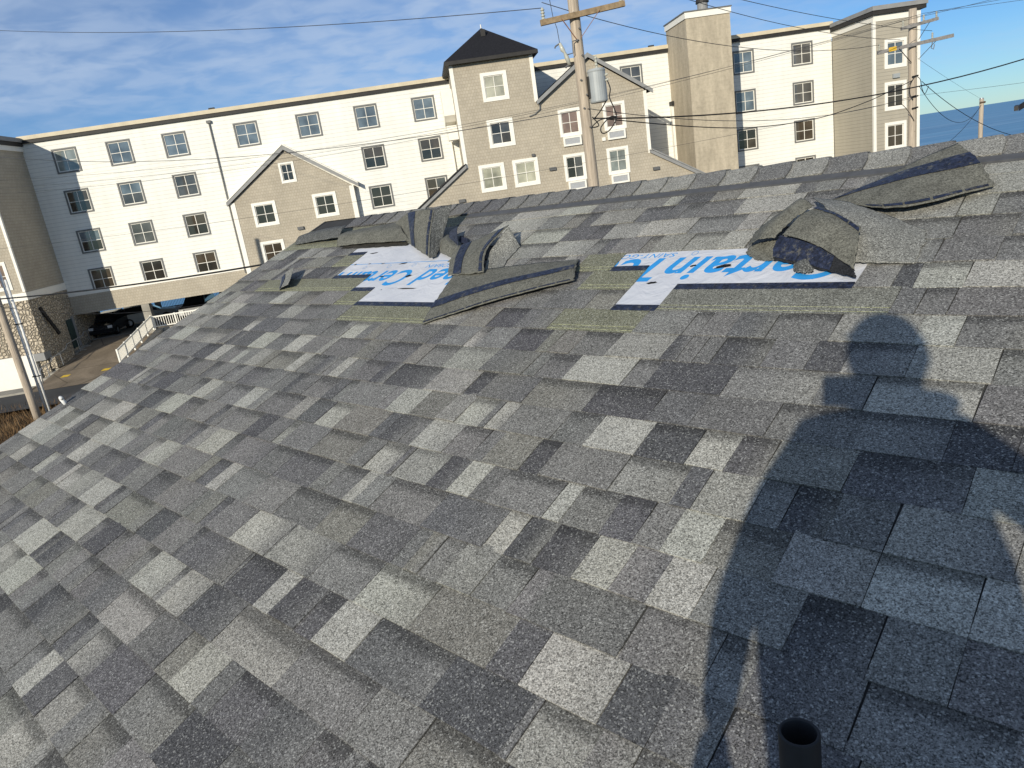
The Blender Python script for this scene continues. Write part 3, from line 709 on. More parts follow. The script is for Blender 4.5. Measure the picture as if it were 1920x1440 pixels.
# ------------------------------------------------------------------ utility poles
def pole(name, label, x_, y_, z0, z1, r0, r1, mat='pole_wood'):
    o = empty(name, (x_, y_, z0)); tag(o, label, 'utility pole', 'utility poles')
    n = 9; rp = random.Random(int(x_ * 10))
    MB().tube([(rp.uniform(-.012, .012), rp.uniform(-.012, .012), (z1 - z0) * i / (n - 1)) for i in range(n)], [r0 + (r1 - r0) * i / (n - 1) for i in range(n)], 16).build('shaft', mat, o, True)
    return o
def insulator(parent, p, h=0.28, r=0.055, mat='porcelain', n=4):
    pts, rs = [], []
    for i in range(n):
        z_ = i * h / n
        pts += [(p[0], p[1], p[2] + z_), (p[0], p[1], p[2] + z_ + h / n * 0.35), (p[0], p[1], p[2] + z_ + h / n * 0.5), (p[0], p[1], p[2] + z_ + h / n * 0.95)]
        rs += [r, r, r * 0.55, r * 0.55]
    return MB().tube(pts, rs, 10).build('insulator', mat, parent, True)
cp = pole('utility_pole', 'weathered wooden pole with grey transformer, directly beyond the ridge', 2.83, 19.0, -0.3, 13.6, 0.165, 0.125)
zc = 0.3
a_, b_ = Vector((-0.86, -0.17, 11.78 + zc)), Vector((1.18, -0.17, 11.93 + zc))
MB().bar(a_, b_, 0.10, 0.125).build('crossarm', 'arm_wood', cp)
insulator(cp, (-0.78, -0.17, 11.85 + zc), 0.26, 0.05)
insulator(cp, (1.10, -0.17, 11.99 + zc), 0.26, 0.05)
for sg in (-1, 1):
    MB().bar((sg * 0.46 + 0.1, -0.235, 11.83 + zc + sg * 0.03), (sg * 0.05, -0.16, 11.32 + zc), 0.035, 0.012).build('brace', 'rust', cp)
for i, z_ in enumerate((11.9, 11.55, 11.28, 10.95, 10.4, 10.05, 9.75, 9.3)):
    MB().tube([(-0.05 + 0.1 * (i % 2), -0.19, z_ + zc), (-0.05 + 0.1 * (i % 2), -0.12, z_ + zc)], 0.022, 6).build('bolt', 'lamp_grey', cp)
# transformer tank
tf = MB().tube([(0.34, -0.12, 9.83 + zc), (0.34, -0.12, 9.86 + zc), (0.34, -0.12, 10.52 + zc), (0.34, -0.12, 10.55 + zc), (0.34, -0.12, 10.60 + zc)], [0.20, 0.215, 0.215, 0.225, 0.20], 24).build('transformer', 'tank_grey', cp)
insulator(tf, (0.36, -0.14, 10.60 + zc), 0.30, 0.04)
MB().box(0.10, 0.16, -0.2, -0.04, 9.95 + zc, 10.45 + zc).build('bracket', 'dark_gutter', tf)
for z_ in (10.42, 10.30): MB().tube([(0.52, -0.2, z_ + zc), (0.60, -0.22, z_ + 0.02 + zc)], 0.028, 8).build('bushing', 'porcelain', tf)
# fuse cut-out hanging on its bracket
fc = MB().tube([(0.0, -0.15, 11.30 + zc), (-0.16, -0.2, 11.28 + zc), (-0.17, -0.2, 11.02 + zc), (-0.32, -0.22, 11.0 + zc)], 0.016, 6).build('fuse_bracket', 'lamp_grey', cp)
MB().tube([(-0.47, -0.22, 11.28 + zc), (-0.42, -0.22, 11.12 + zc), (-0.38, -0.22, 11.06 + zc), (-0.34, -0.22, 10.94 + zc), (-0.29, -0.22, 10.76 + zc)], [0.03, 0.055, 0.03, 0.055, 0.04], 10).build('fuse_insulator', 'porcelain', fc, True)
MB().tube([(-0.60, -0.22, 11.18 + zc), (-0.58, -0.22, 11.22 + zc), (-0.47, -0.22, 11.27 + zc)], 0.02, 6).build('fuse_clip', 'lamp_grey', fc)
MB().tube([(-0.29, -0.22, 10.78 + zc), (-0.40, -0.22, 10.72 + zc)], 0.025, 6).build('fuse_clip', 'lamp_grey', fc)
MB().tube([(-0.47, -0.22, 11.28 + zc), (-0.49, -0.22, 11.6 + zc), (-0.55, -0.2, 11.85 + zc), (-0.60, -0.17, 12.5 + zc)], 0.008, 5).build('lead', 'wire_grey', fc)
def curve_pts(P, n=6):
    P = [Vector(p) for p in P]; out = []
    for i in range(len(P) - 1):
        p0, p1, p2, p3 = P[max(i - 1, 0)], P[i], P[i + 1], P[min(i + 2, len(P) - 1)]
        for k in range(n):
            t = k / n
            out.append(0.5 * ((2 * p1) + (p2 - p0) * t + (2 * p0 - 5 * p1 + 4 * p2 - p3) * t * t + (3 * p1 - p0 - 3 * p2 + p3) * t ** 3))
    return out + [P[-1]]
for pts in ([(0.56, -0.2, 10.35), (0.62, -0.25, 10.1), (0.58, -0.25, 9.9), (0.66, -0.25, 9.65), (0.70, -0.25, 9.40), (0.50, -0.25, 9.15), (0.32, -0.25, 9.10), (0.30, -0.25, 9.25), (0.55, -0.25, 9.45), (0.72, -0.25, 9.43)],
            [(0.50, -0.15, 9.83), (0.36, -0.2, 9.66), (0.22, -0.2, 9.52), (0.12, -0.18, 9.46)], [(0.12, -0.18, 9.52), (0.25, -0.25, 9.30), (0.08, -0.25, 9.28), (0.30, -0.25, 9.42), (0.70, -0.25, 9.43)]):
    MB().tube([(p.x, p.y, p.z + zc) for p in curve_pts(pts)], 0.014, 6).build('drop_cable', 'cable_black', cp, True)

rp_ = pole('utility_pole', 'wooden pole with two stacked crossarms, in front of the hotel end and the sea', 16.25, 28.0, -0.3, 12.05, 0.16, 0.13)
zr = 0.3
MB().bar((-1.38, -0.19, 10.74 + zr), (1.38, -0.19, 10.94 + zr), 0.10, 0.12).build('crossarm', 'grey_arm', rp_)
MB().bar((-0.52, -0.19, 11.42 + zr), (0.82, -0.19, 11.58 + zr), 0.09, 0.11).build('crossarm', 'grey_arm', rp_)
MB().bar((-1.0, -0.25, 10.78 + zr), (-0.72, -0.25, 10.80 + zr), 0.02, 0.14).build('marker_tape', 'yellow_tape', rp_)
for sg, x_, z_ in ((1, 0.72, 10.84), (-1, -0.62, 10.76), (1, 0.48, 11.50)):
    MB().bar((x_, -0.25, z_ + zr), (sg * 0.13, -0.17, z_ - 0.52 + zr), 0.03, 0.014).build('brace', 'dark_gutter', rp_)
for x_, z_ in ((-1.32, 10.82), (0.62, 10.95), (-0.45, 11.48), (0.76, 11.63), (0.3, 11.58)): insulator(rp_, (x_, -0.19, z_ + zr), 0.20, 0.04)
MB().tube([(0.62, -0.2, 10.84 + zr), (0.58, -0.2, 10.62 + zr), (0.66, -0.2, 10.58 + zr), (0.70, -0.2, 10.74 + zr)], 0.014, 6).build('fuse_link', 'lamp_grey', rp_)
for z_ in (9.75, 9.05, 8.65): MB().tube([(-0.10, -0.18, z_ + zr), (0.12, -0.18, z_ + 0.02 + zr)], 0.03, 6).build('clamp', 'cable_black', rp_)
for pts in ([(-0.02, -0.2, 9.75), (-0.18, -0.2, 9.5), (-0.2, -0.2, 9.2), (-0.08, -0.2, 8.95)], [(0.0, -0.2, 9.78), (0.18, -0.2, 9.62), (0.25, -0.2, 9.3), (0.36, -0.2, 9.1), (0.5, -0.2, 9.35)], [(-0.8, -0.2, 8.85), (-0.5, -0.2, 8.85), (-0.2, -0.2, 8.5), (-0.02, -0.18, 8.2)]):
    MB().tube([(p.x, p.y, p.z + zr) for p in curve_pts(pts)], 0.012, 5).build('drop_cable', 'cable_black', rp_, True)

lp = pole('utility_pole', 'brown wooden pole with white conduits standing in dry grass, far left', -24.85, 37.0, -0.5, 13.2, 0.20, 0.15)
cn = empty('conduit', (-24.62, 37.35, -0.5)); tag(cn, 'pair of white conduit pipes strapped beside the leftmost wooden pole', 'conduit')
for i, dx in enumerate((0.0, 0.17)):
    MB().tube([(dx + 0.05, 0.1, 0.0), (dx + 0.05, 0.1, 8.2 - i * 0.5)], 0.062, 10).build('pipe', 'conduit_white', cn, True)
for z_ in (2.6, 5.4): MB().box(-0.05, 0.32, 0.02, 0.18, z_, z_ + 0.05).build('strap', 'cable_black', cn)
fp = pole('utility_pole', 'short thin wooden pole standing alone against the sea', 31.0, 46.0, -0.3, 8.75, 0.15, 0.12)
MB().tube([(0, 0, 9.02), (0, 0, 9.12)], [0.13, 0.10], 10).build('pole_cap', 'galvanised', fp)
MB().tube([(-0.16, -0.1, 8.85), (0.16, -0.1, 8.85)], 0.06, 8).build('clamp', 'brown_glaze', fp)

def cable(name, label, a, b, sag, r, mat, mids=None, n=22):
    a, b = Vector(a), Vector(b)
    pts = curve_pts([a] + mids + [b], 7) if mids else [a.lerp(b, i / n) - Vector((0, 0, 4 * sag * (i / n) * (1 - i / n))) for i in range(n + 1)]
    o = MB().tube(pts, r * 0.8, 6).build(name, mat, None, True)
    return tag(o, label, 'cable', 'overhead wires')
LX, LY = -24.85, 36.9
cable('overhead_wire', 'highest wire crossing the open sky to the transformer pole crossarm', (-24.8, 36.9, 19.0), (2.06, 18.83, 12.10), 0.45, 0.012, 'wire_grey')
cable('overhead_wire', 'wire falling from the transformer pole crossarm past the chimney', (2.06, 18.83, 12.22), (14.93, 27.8, 11.0), 0.55, 0.011, 'wire_grey')
cable('overhead_wire', 'lower of two wires sloping down from the top of the picture to the right pole', (3.95, 18.8, 12.5), (15.7, 27.8, 11.06), 0.30, 0.010, 'wire_grey')
cable('overhead_wire', 'upper of two wires sloping down from the top of the picture to the right pole', (4.25, 18.9, 12.62), (16.85, 27.8, 11.2), 0.22, 0.010, 'wire_grey')
for i, (zl, p_) in enumerate(((12.05, (15.8, 27.8, 11.68)), (11.65, (16.55, 27.8, 11.82)), (11.38, (17.0, 27.8, 11.82)))):
    cable('overhead_wire', ('topmost', 'middle', 'lowest')[i] + ' of three parallel thin wires across the white hotel front', (LX, LY, zl), p_, 1.15, 0.0085, 'wire_grey')
    cable('overhead_wire', ('highest', 'middle', 'lowest')[i] + ' of three wires leaving the right pole over the sea', p_, (19.5 + 0.5 * i, 23.8, (11.75, 11.55, 11.3)[i]), 0.04, 0.0085, 'wire_grey')
cable('overhead_wire', 'grey wire from the left over the hotel tower to the transformer pole', (LX, LY, 13.5), (2.9, 18.85, 9.72), 0.85, 0.012, 'wire_grey')
cable('overhead_wire', 'grey wire from below the transformer to the right pole', (2.9, 18.85, 9.72), (16.3, 27.85, 9.1), 0.55, 0.011, 'wire_grey')
cable('overhead_wire', 'thin wire crossing the third-floor hotel windows', (LX, LY, 8.75), (16.1, 27.85, 9.0), 0.5, 0.008, 'wire_grey')
cable('overhead_cable', 'thick black cable from the left pole to behind the broken ridge', (LX, LY, 6.35), (2.75, 18.9, 7.55), 0.35, 0.045, 'cable_black')
cable('service_wire', 'thin black wire just under the thick cable by the left pole', (LX, LY, 6.0), (-10.0, 27.0, 5.6), 0.45, 0.012, 'cable_black')
cable('overhead_cable', 'thick black cable from the transformer pole rising over the sea at right', (3.0, 18.85, 9.48), (19.2, 23.2, 9.95), 0.62, 0.024, 'cable_black')
cable('overhead_cable', 'slack black cable sagging past the chimney to the right pole', (3.3, 18.85, 9.42), (16.15, 27.85, 9.62), 0, 0.017, 'cable_black',
      [Vector((6.0, 20.7, 8.98)), Vector((8.3, 22.3, 8.75)), Vector((10.9, 24.0, 8.76)), Vector((13.3, 25.8, 9.05)), Vector((14.9, 27.0, 9.35))])
cable('service_drop', 'black cable dipping from the right pole to the lone pole', (16.45, 27.9, 9.4), (30.95, 45.95, 8.42), 1.15, 0.014, 'cable_black')
cable('service_drop', 'black cable looping down from the right pole towards the ridge at right', (16.55, 27.9, 9.55), (22.0, 30.0, 6.9), 0.35, 0.014, 'cable_black')
cable('service_drop', 'black cable falling left from the lone pole behind the ridge', (30.95, 45.95, 8.4), (18.2, 30.0, 6.8), 0.3, 0.014, 'cable_black')
cable('guy_wire', 'thin guy wire from the right pole down to the lone pole', (16.4, 27.9, 10.35), (31.0, 46.0, 8.75), 0.05, 0.006, 'wire_grey')
cable('overhead_wire', 'thin lower wire leaving the right pole over the horizon', (16.4, 27.9, 9.08), (19.3, 23.8, 8.85), 0.02, 0.007, 'wire_grey')

# ------------------------------------------------------------------ neighbouring house, only its eave corner shows
nb = empty('neighbour_house', (21.85, 23.75, -0.3), R(54)); tag(nb, 'dark eave corner of a neighbouring house at the right edge', 'house')
MB().box(-1.7, 4.3, -3.2, 3.2, 0, 8.55).build('wall', 'house_paint', nb)
for sg in (-1, 1):
    MB().prism([(sg * 3.75, 8.50), (0, 10.6), (0, 10.45), (sg * 3.75, 8.34)], 'x', -2.35, 5.0).build('roof', 'dark_roofing', nb)
    MB().box(-2.36, 5.0, sg * 3.76, sg * 3.88, 8.36, 8.50).build('gutter', 'dark_gutter', nb)

# ------------------------------------------------------------------ the roof under the camera
AZ, SL = R(-44.738), R(20.729)
U_ = Vector((math.sin(AZ), math.cos(AZ), 0))
V_ = Vector((math.cos(AZ) * math.cos(SL), -math.sin(AZ) * math.cos(SL), math.sin(SL)))
N_ = V_.cross(U_)
DROOF = 1.286
RO = CAM - N_ * DROOF
# local roof frame: x = -u (towards the right along the ridge), y = v up the slope, z = out of the roof
RM = Matrix(((-U_.x, V_.x, N_.x, RO.x), (-U_.y, V_.y, N_.y, RO.y), (-U_.z, V_.z, N_.z, RO.z), (0, 0, 0, 1)))
EXP, V0 = 0.143, 0.87356
RAKE, RIDGE, EAVE, FAR = 5.17, 3.045, -2.55, -4.6
house = empty('house', (0, 0, -0.35)); tag(house, 'shingled house under the photographer, its roof storm-damaged along the ridge', 'house')
c2, s2 = math.cos(2 * SL), math.sin(2 * SL)
m = MB()
prof = [(EAVE, -0.002), (RIDGE, -0.002), (RIDGE + 5.6 * c2, -5.6 * s2 - 0.002), (RIDGE + 5.6 * c2 - 0.06, -5.6 * s2 - 0.05), (RIDGE, -0.16), (EAVE, -0.16)]
m.prism(prof, 'x', -RAKE + 0.02, -FAR)
roof = m.build('roof', 'roof_deck', house)
roof.parent = None; roof.matrix_world = RM; roof.parent = house; roof.matrix_parent_inverse = Matrix.Translation((0, 0, 0.35))
def rf(name, mb, mat, smooth=False):
    return mb.build(name, mat, roof, smooth)
rf('rake_trim', MB().box(-RAKE, -RAKE + 0.03, EAVE, RIDGE, -0.17, 0.002), 'dark_gutter')
# house walls below the roof, in world directions
wm = empty  # (walls are one part)
def wpt(u, v, dz): p = RO + U_ * u + V_ * v; return Vector((p.x, p.y, p.z + dz + 0.35))
m = MB(); cs = []
for u, v in ((RAKE - 0.35, EAVE + 0.4), (FAR + 0.35, EAVE + 0.4)):
    cs.append((u, v))
for (u, v) in cs:
    pass
def wall_quad(p, q, zb=0.0):
    m.add([(p.x, p.y, zb), (q.x, q.y, zb), q, p], [(0, 1, 2, 3)])
pe0, pe1 = wpt(RAKE - 0.35, EAVE + 0.4, -0.22), wpt(FAR + 0.35, EAVE + 0.4, -0.22)
hh = Vector((math.cos(AZ), -math.sin(AZ), 0))
wid = 2 * (RIDGE - EAVE - 0.4) * math.cos(SL)
pb0, pb1 = pe0 + hh * wid, pe1 + hh * wid
wall_quad(pe0, pe1); wall_quad(pb0, pb1)
for p, q in ((pe0, pb0), (pe1, pb1)):
    mid = (p + q) / 2 + Vector((0, 0, math.tan(SL) * wid / 2))
    m.add([(p.x, p.y, 0), (q.x, q.y, 0), q, mid, p], [(0, 1, 2, 3, 4)])
m.build('wall', 'house_paint', house)

TONE = {'L': (0.312, 0.304, 0.268), 'l': (0.238, 0.232, 0.208), 'M': (0.170, 0.166, 0.156), 'm': (0.140, 0.137, 0.131), 'D': (0.078, 0.077, 0.080), 'd': (0.107, 0.105, 0.106), 'B': (0.174, 0.168, 0.147)}
SPEC = """-9,2.23,2.42,L -8,2.21,2.37,l -8,2.51,2.62,L -7,1.58,1.81,D -7,3.22,3.45,L -7,3.56,3.71,L -6,1.38,1.57,d -6,1.84,1.99,L -6,2.3,2.59,l -5,1.63,1.98,l -5,1.98,2.2,D -5,2.21,2.38,L -5,2.42,2.63,L -5,3.21,3.47,L -4,0.77,0.92,l -4,0.94,1.19,D -4,1.48,1.64,L -4,1.73,1.87,D -4,1.87,1.96,L -4,1.96,2.16,D -4,2.18,2.5,d -4,3.39,3.6,L -4,3.8,3.93,L -4,4.28,4.39,L -3,0.68,0.79,D -3,0.79,1,L -3,1.38,1.62,L -3,1.85,2.11,l -3,2.12,2.36,L -3,4.01,4.2,L -2,2.72,2.81,L -2,3.29,3.48,L -2,3.48,3.57,l -1,0.38,0.53,D -1,0.73,0.84,L -1,0.94,1.05,L -1,1.18,1.28,D -1,1.97,2.03,L -1,3,3.18,L 0,0.25,0.43,L 0,0.43,0.61,l 0,0.77,0.88,L 0,1.19,1.25,L 0,1.54,1.64,L 0,1.64,1.74,D 0,1.74,1.92,l 0,1.95,2.08,L 0,3.75,3.95,L 1,0.21,0.43,l 1,0.55,0.65,D 1,0.73,0.87,l 1,0.93,1.12,l 1,1.37,1.45,D 1,1.8,1.97,L 1,2.04,2.15,D 1,2.45,2.59,L 1,2.6,2.73,d 1,3.17,3.3,L 1,3.64,3.78,L 2,0.32,0.56,d 2,0.85,0.96,L 2,0.96,1.12,D 2,1.12,1.3,L 2,1.65,1.72,L 2,1.75,1.87,L 2,2.12,2.27,L 3,1.16,1.4,D 3,3.14,3.24,L 3,3.77,3.84,L 3,4,4.14,L 4,0.36,0.6,L 4,1.34,1.58,L 4,2.37,2.46,B 4,3.33,3.48,L 4,3.67,3.86,L 5,1.65,1.75,B 5,1.81,1.98,D 5,2.14,2.21,L 5,2.99,3.12,L 5,4.07,4.17,L 6,0.46,0.56,L 6,4.55,4.79,L 7,4.11,4.27,L
8,0.35,0.5,L 10,1.28,1.4,L 10,1.55,1.7,l 10,2.05,2.3,L 11,1.0,1.22,L 11,1.6,1.85,L 11,2.3,2.55,L 12,1.95,2.2,l 12,2.55,2.9,L 13,1.25,1.5,L 13,2.5,2.85,L 13,0.4,0.6,l"""
spec = {}
for it in SPEC.split():
    k, a, b, tn = it.split(','); spec.setdefault(int(k), []).append((float(a), float(b), tn))
# where the storm tore shingles off: W bare underlayment, G the uncovered upper half of the course below
GONE = {6: [(1.46, 1.86, 'G'), (2.58, 3.34, 'G')], 7: [(0.66, 1.44, 'G'), (1.44, 1.64, 'W'), (2.60, 3.35, 'W'), (3.35, 3.55, 'G')],
        8: [(0.80, 1.64, 'W'), (1.64, 1.90, 'G'), (2.55, 3.55, 'W'), (3.55, 4.70, 'G')], 9: [(0.80, 1.82, 'W'), (1.82, 2.02, 'G'), (2.66, 3.92, 'W')],
        10: [(2.86, 2.98, 'G'), (2.98, 3.92, 'W'), (3.92, 4.12, 'G')], 11: [(3.18, 4.10, 'W')], 12: [(3.45, 4.10, 'W'), (4.10, 5.15, 'G')], 13: [(3.3, 5.15, 'G')]}
def cam_area(u, v):
    p = RO + U_ * u + V_ * v - CAM
    zf = p.dot(fwd)
    if zf < 0.3: return 0
    x_, y_ = p.dot(right) / zf * 1355.2, p.dot(up) / zf * 1355.2
    if abs(x_) > 1010 or abs(y_) > 760: return 0
    return abs(p.normalized().dot(N_)) / p.length_squared
def tab_geo(k, u0, u1, tone, tooth, r_):
    v = V0 + k * EXP + r_.uniform(-0.0015, 0.0015)
    hb = (0.0064 if tooth else 0.0038) + r_.uniform(-0.0008, 0.0010)
    if r_.random() < 0.05: hb += 0.003
    ht = 0.0024 if tooth else 0.0020
    g = 0.0006 + (r_.random() < 0.5) * 0.0009
    x0, x1 = -u1 + g, -u0 - g
    sk = r_.uniform(-0.003, 0.003)
    j = r_.uniform(0.93, 1.07)
    c = tuple(q * j * r_.uniform(0.985, 1.015) for q in TONE[tone])
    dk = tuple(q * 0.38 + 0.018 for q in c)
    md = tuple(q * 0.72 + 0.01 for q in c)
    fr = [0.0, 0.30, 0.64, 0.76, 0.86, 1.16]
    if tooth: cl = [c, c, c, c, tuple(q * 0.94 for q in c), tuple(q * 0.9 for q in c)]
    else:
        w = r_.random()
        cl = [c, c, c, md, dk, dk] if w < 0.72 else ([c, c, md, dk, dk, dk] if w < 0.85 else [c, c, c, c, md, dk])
    c2t = TONE[r_.choice('MmdlBM')] if r_.random() < 0.38 else None
    vs, cs_ = [], []
    jag = [r_.uniform(-0.0006, 0.0006) for _ in range(4)]
    for e, f_ in enumerate(fr):
        yy = v + f_ * EXP; h_ = hb + (ht - hb) * f_ / 1.16
        xs = [x0 + sk * f_, x0 * 0.66 + x1 * 0.34 + sk * f_, x0 * 0.33 + x1 * 0.67 + sk * f_, x1 + sk * f_]
        for i, q in enumerate(xs):
            hq = h_ + (jag[i] * 0.8 if e == 0 else 0)
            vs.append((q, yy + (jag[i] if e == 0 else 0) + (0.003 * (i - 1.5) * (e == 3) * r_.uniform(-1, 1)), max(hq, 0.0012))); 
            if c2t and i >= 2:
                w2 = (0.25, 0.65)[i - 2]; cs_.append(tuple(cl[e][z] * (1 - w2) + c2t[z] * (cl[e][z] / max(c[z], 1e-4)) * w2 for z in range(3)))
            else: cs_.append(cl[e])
    n = len(fr)
    edge = tuple(q * 0.5 for q in c)
    fs = [(4 * e + i, 4 * e + i + 1, 4 * e + i + 5, 4 * e + i + 4) for e in range(n - 1) for i in range(3)]
    b0 = len(vs)
    for i in range(4): q = vs[i]; vs.append((q[0], q[1] - 0.0003, 0.0)); cs_.append(edge)
    for i in (0, 3):
        q = vs[4 * (n - 1) + i]; vs.append((q[0], q[1], 0.0)); cs_.append(edge)
    fs += [(b0 + i, b0 + i + 1, i + 1, i) for i in range(3)]
    fs += [(b0, 0, 4 * (n - 1), b0 + 4) + (), (b0 + 3, b0 + 5, 4 * (n - 1) + 3, 3)]
    # side walls need the ridge profile; the two quads above close them well enough for wedge-shaped tabs
    return vs, fs, cs_
tabs = []
rt_ = random.Random(21)
for k in range(-23, 14):
    blocks = sorted([(a, b, tn, 'spec') for a, b, tn in spec.get(k, [])] + [(a, b, tn, 'gone') for a, b, tn in GONE.get(k, [])], key=lambda q: (q[0], q[3]))
    # gone areas win over listed tabs
    gl = GONE.get(k, [])
    blocks = [q for q in blocks if q[3] == 'gone' or not any(q[0] < g[1] - 0.02 and q[1] > g[0] + 0.02 for g in gl)]
    u = FAR; prev = 'M'; tooth = False
    seq = []
    for q in blocks + [(RAKE, RAKE, None, 'end')]:
        while q[0] - u > 0.005:
            gap = q[0] - u
            w = rt_.choice([0.06, 0.08, 0.10, 0.13, 0.16, 0.19, 0.22, 0.26])
            if w > gap - 0.06: w = gap if gap < 0.34 else gap / 2
            near_spec = -10 < k < 8 and 0.2 < u < 4.4
            tn = rt_.choices('MmDdBlL', (30, 27, 8, 18, 8, 7, 2) if near_spec else (26, 22, 8, 15, 8, 12, 9))[0]
            if k >= 8: tn = rt_.choices('MmDdBlL', (28, 18, 8, 12, 8, 18, 8))[0]
            seq.append((u, u + w, tn)); u += w
        if q[3] == 'spec' and q[1] > u + 0.01:
            seq.append((max(u, q[0]), q[1], q[2])); u = q[1]
        elif q[3] == 'gone':
            u = max(u, q[1])
    for (a, b, tn) in seq:
        tooth = (not tooth) if rt_.random() < 0.8 else tooth
        if tn == 'L' and rt_.random() < 0.55: tooth = True
        tabs.append((cam_area((a + b) / 2, V0 + (k + 0.5) * EXP) * (b - a), k, a, b, tn, tooth))
tabs.sort(key=lambda q: -q[0])
rest = MB(); rs_ = random.Random(5)
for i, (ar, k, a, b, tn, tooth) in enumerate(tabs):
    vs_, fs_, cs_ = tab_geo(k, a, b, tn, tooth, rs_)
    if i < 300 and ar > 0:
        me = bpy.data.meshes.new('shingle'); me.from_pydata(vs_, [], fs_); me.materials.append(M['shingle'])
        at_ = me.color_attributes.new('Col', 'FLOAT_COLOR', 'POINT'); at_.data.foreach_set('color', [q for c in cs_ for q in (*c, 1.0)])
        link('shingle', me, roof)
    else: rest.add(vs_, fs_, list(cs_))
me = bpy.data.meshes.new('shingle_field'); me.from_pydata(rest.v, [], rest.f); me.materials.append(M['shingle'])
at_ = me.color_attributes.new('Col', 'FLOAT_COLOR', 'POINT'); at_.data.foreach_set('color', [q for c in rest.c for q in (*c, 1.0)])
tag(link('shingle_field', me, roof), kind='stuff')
# back slope, out of sight over the ridge
m = MB()
m.add([(-RAKE, RIDGE, 0.004), (-FAR, RIDGE, 0.004), (-FAR, RIDGE + 5.6 * c2, 0.004 - 5.6 * s2), (-RAKE, RIDGE + 5.6 * c2, 0.004 - 5.6 * s2)], [(0, 1, 2, 3)], (0.17, 0.17, 0.16))
rf('back_slope', m, 'shingle')

# uncovered headlap of the course below, with its two yellow nail lines
OL = (0.165, 0.165, 0.118); OL2 = (0.160, 0.159, 0.136); YL = (0.36, 0.36, 0.19)
for k, L in GONE.items():
    for a, b, tn in L:
        v = V0 + k * EXP
        if tn == 'G':
            OL, OLs = (OL2, OL) if b < 1.7 else (OL, OL); m = MB(); rows = [(-0.001, OL), (0.010, OL), (0.0106, YL), (0.0128, YL), (0.0134, OL), (0.033, OL), (0.0336, YL), (0.0358, YL), (0.0364, OL), (0.09, tuple(q * 0.95 for q in OL)), (0.150, OL)]
            vs_, cs_ = [], []
            for dv, c in rows:
                vs_ += [(-b, v + dv, 0.0036), (-(a + b) / 2, v + dv + rs_.uniform(-.0006, .0006), 0.0036), (-a, v + dv, 0.0036)]; cs_ += [c] * 3
            n = len(rows); fs_ = [(3 * i + j, 3 * i + j + 1, 3 * i + j + 4, 3 * i + j + 3) for i in range(n - 1) for j in (0, 1)]
            vs_ += [(-b, v - 0.001, 0), (-a, v - 0.001, 0), (-a, v + 0.15, 0), (-b, v + 0.15, 0)]; cs_ += [(0.03, 0.03, 0.03)] * 4; q = 3 * n
            fs_ += [(q, q + 1, 2, 0), (q + 1, q + 2, q - 1, 2), (q, 0, q - 3, q + 3)]
            m.add(vs_, fs_, cs_); rf('shingle_headlap', m, 'shingle'); OL = OLs
        else:
            if k in (7, 8) or (k in (9, 10) and False):
                pass
strips = [(7, 1.44, 1.64), (7, 2.60, 3.35), (8, 0.80, 1.44), (8, 3.35, 3.55), (9, 1.64, 1.82), (9, 3.55, 3.92), (11, 3.92, 4.10)]
for k, a, b in strips:
    v = V0 + k * EXP
    rf('sealant_strip', MB().box(-b + 0.002, -a - 0.002, v - 0.004, v + 0.034, 0.0, 0.0045), 'sealant')
# the bare white underlayment with its print
for ux0, ux1, vy0, vy1 in ((2.52, 4.14, 1.868, 2.70), (0.79, 1.83, 1.868, 2.312)):
    m = MB(); vs_ = []; nx, ny = 40, 16
    for j in range(ny + 1):
        for i in range(nx + 1):
            x_ = -ux1 + (ux1 - ux0) * i / nx; y_ = vy0 + (vy1 - vy0) * j / ny
            vs_.append((x_, y_, 0.0005 + 0.0002 * math.sin(x_ * 23 + y_ * 9) * math.sin(y_ * 31)))
    m.add(vs_, [(j * (nx + 1) + i, j * (nx + 1) + i + 1, (j + 1) * (nx + 1) + i + 1, (j + 1) * (nx + 1) + i) for j in range(ny) for i in range(nx)])
    rf('underlayment', m, 'underlayment', True)
def lettering(txt, u0, u1, vbase, cap, shear=0.28, bold=0.020, spacing=1.06):
    cu = bpy.data.curves.new('lettering', 'FONT'); cu.body = txt; cu.size = 1.0; cu.offset = bold; cu.shear = shear; cu.space_character = spacing
    o = bpy.data.objects.new('lettering', cu); col.objects.link(o)
    bpy.context.view_layer.update()
    me = bpy.data.meshes.new_from_object(o.evaluated_get(bpy.context.evaluated_depsgraph_get()))
    bpy.data.objects.remove(o)
    xs = [v.co.x for v in me.vertices]; x0, x1 = min(xs), max(xs)
    caph = 0.70
    for v in me.vertices:
        tx = (v.co.x - x0) / (x1 - x0); ty = v.co.y / caph
        v.co = (-(u0 + (u1 - u0) * tx), vbase - cap * ty, 0.0010)      # print runs up the ridge, upside down from the eave
    me.materials.clear(); me.materials.append(M['blue_ink'])
    return link('lettering', me, roof)
lettering('CertainTeed', 0.86, 2.05, 2.248, 0.172)
lettering('CertainTeed', 1.98, 3.10, 2.230, 0.155)
lettering('CertainTeed', 3.18, 4.30, 2.230, 0.155)
lettering('SAINT-GOBAIN', 1.56, 1.96, 2.292, 0.034, 0.25, 0.0)
lettering('SAINT-GOBAIN', 2.72, 3.12, 2.285, 0.034, 0.25, 0.0)
rf('printed_line', MB().add([(-3.92, 2.322, 0.0010), (-2.9, 2.316, 0.0010), (-2.9, 2.321, 0.0010), (-3.92, 2.327, 0.0010)], [(0, 1, 2, 3)]), 'blue_ink')
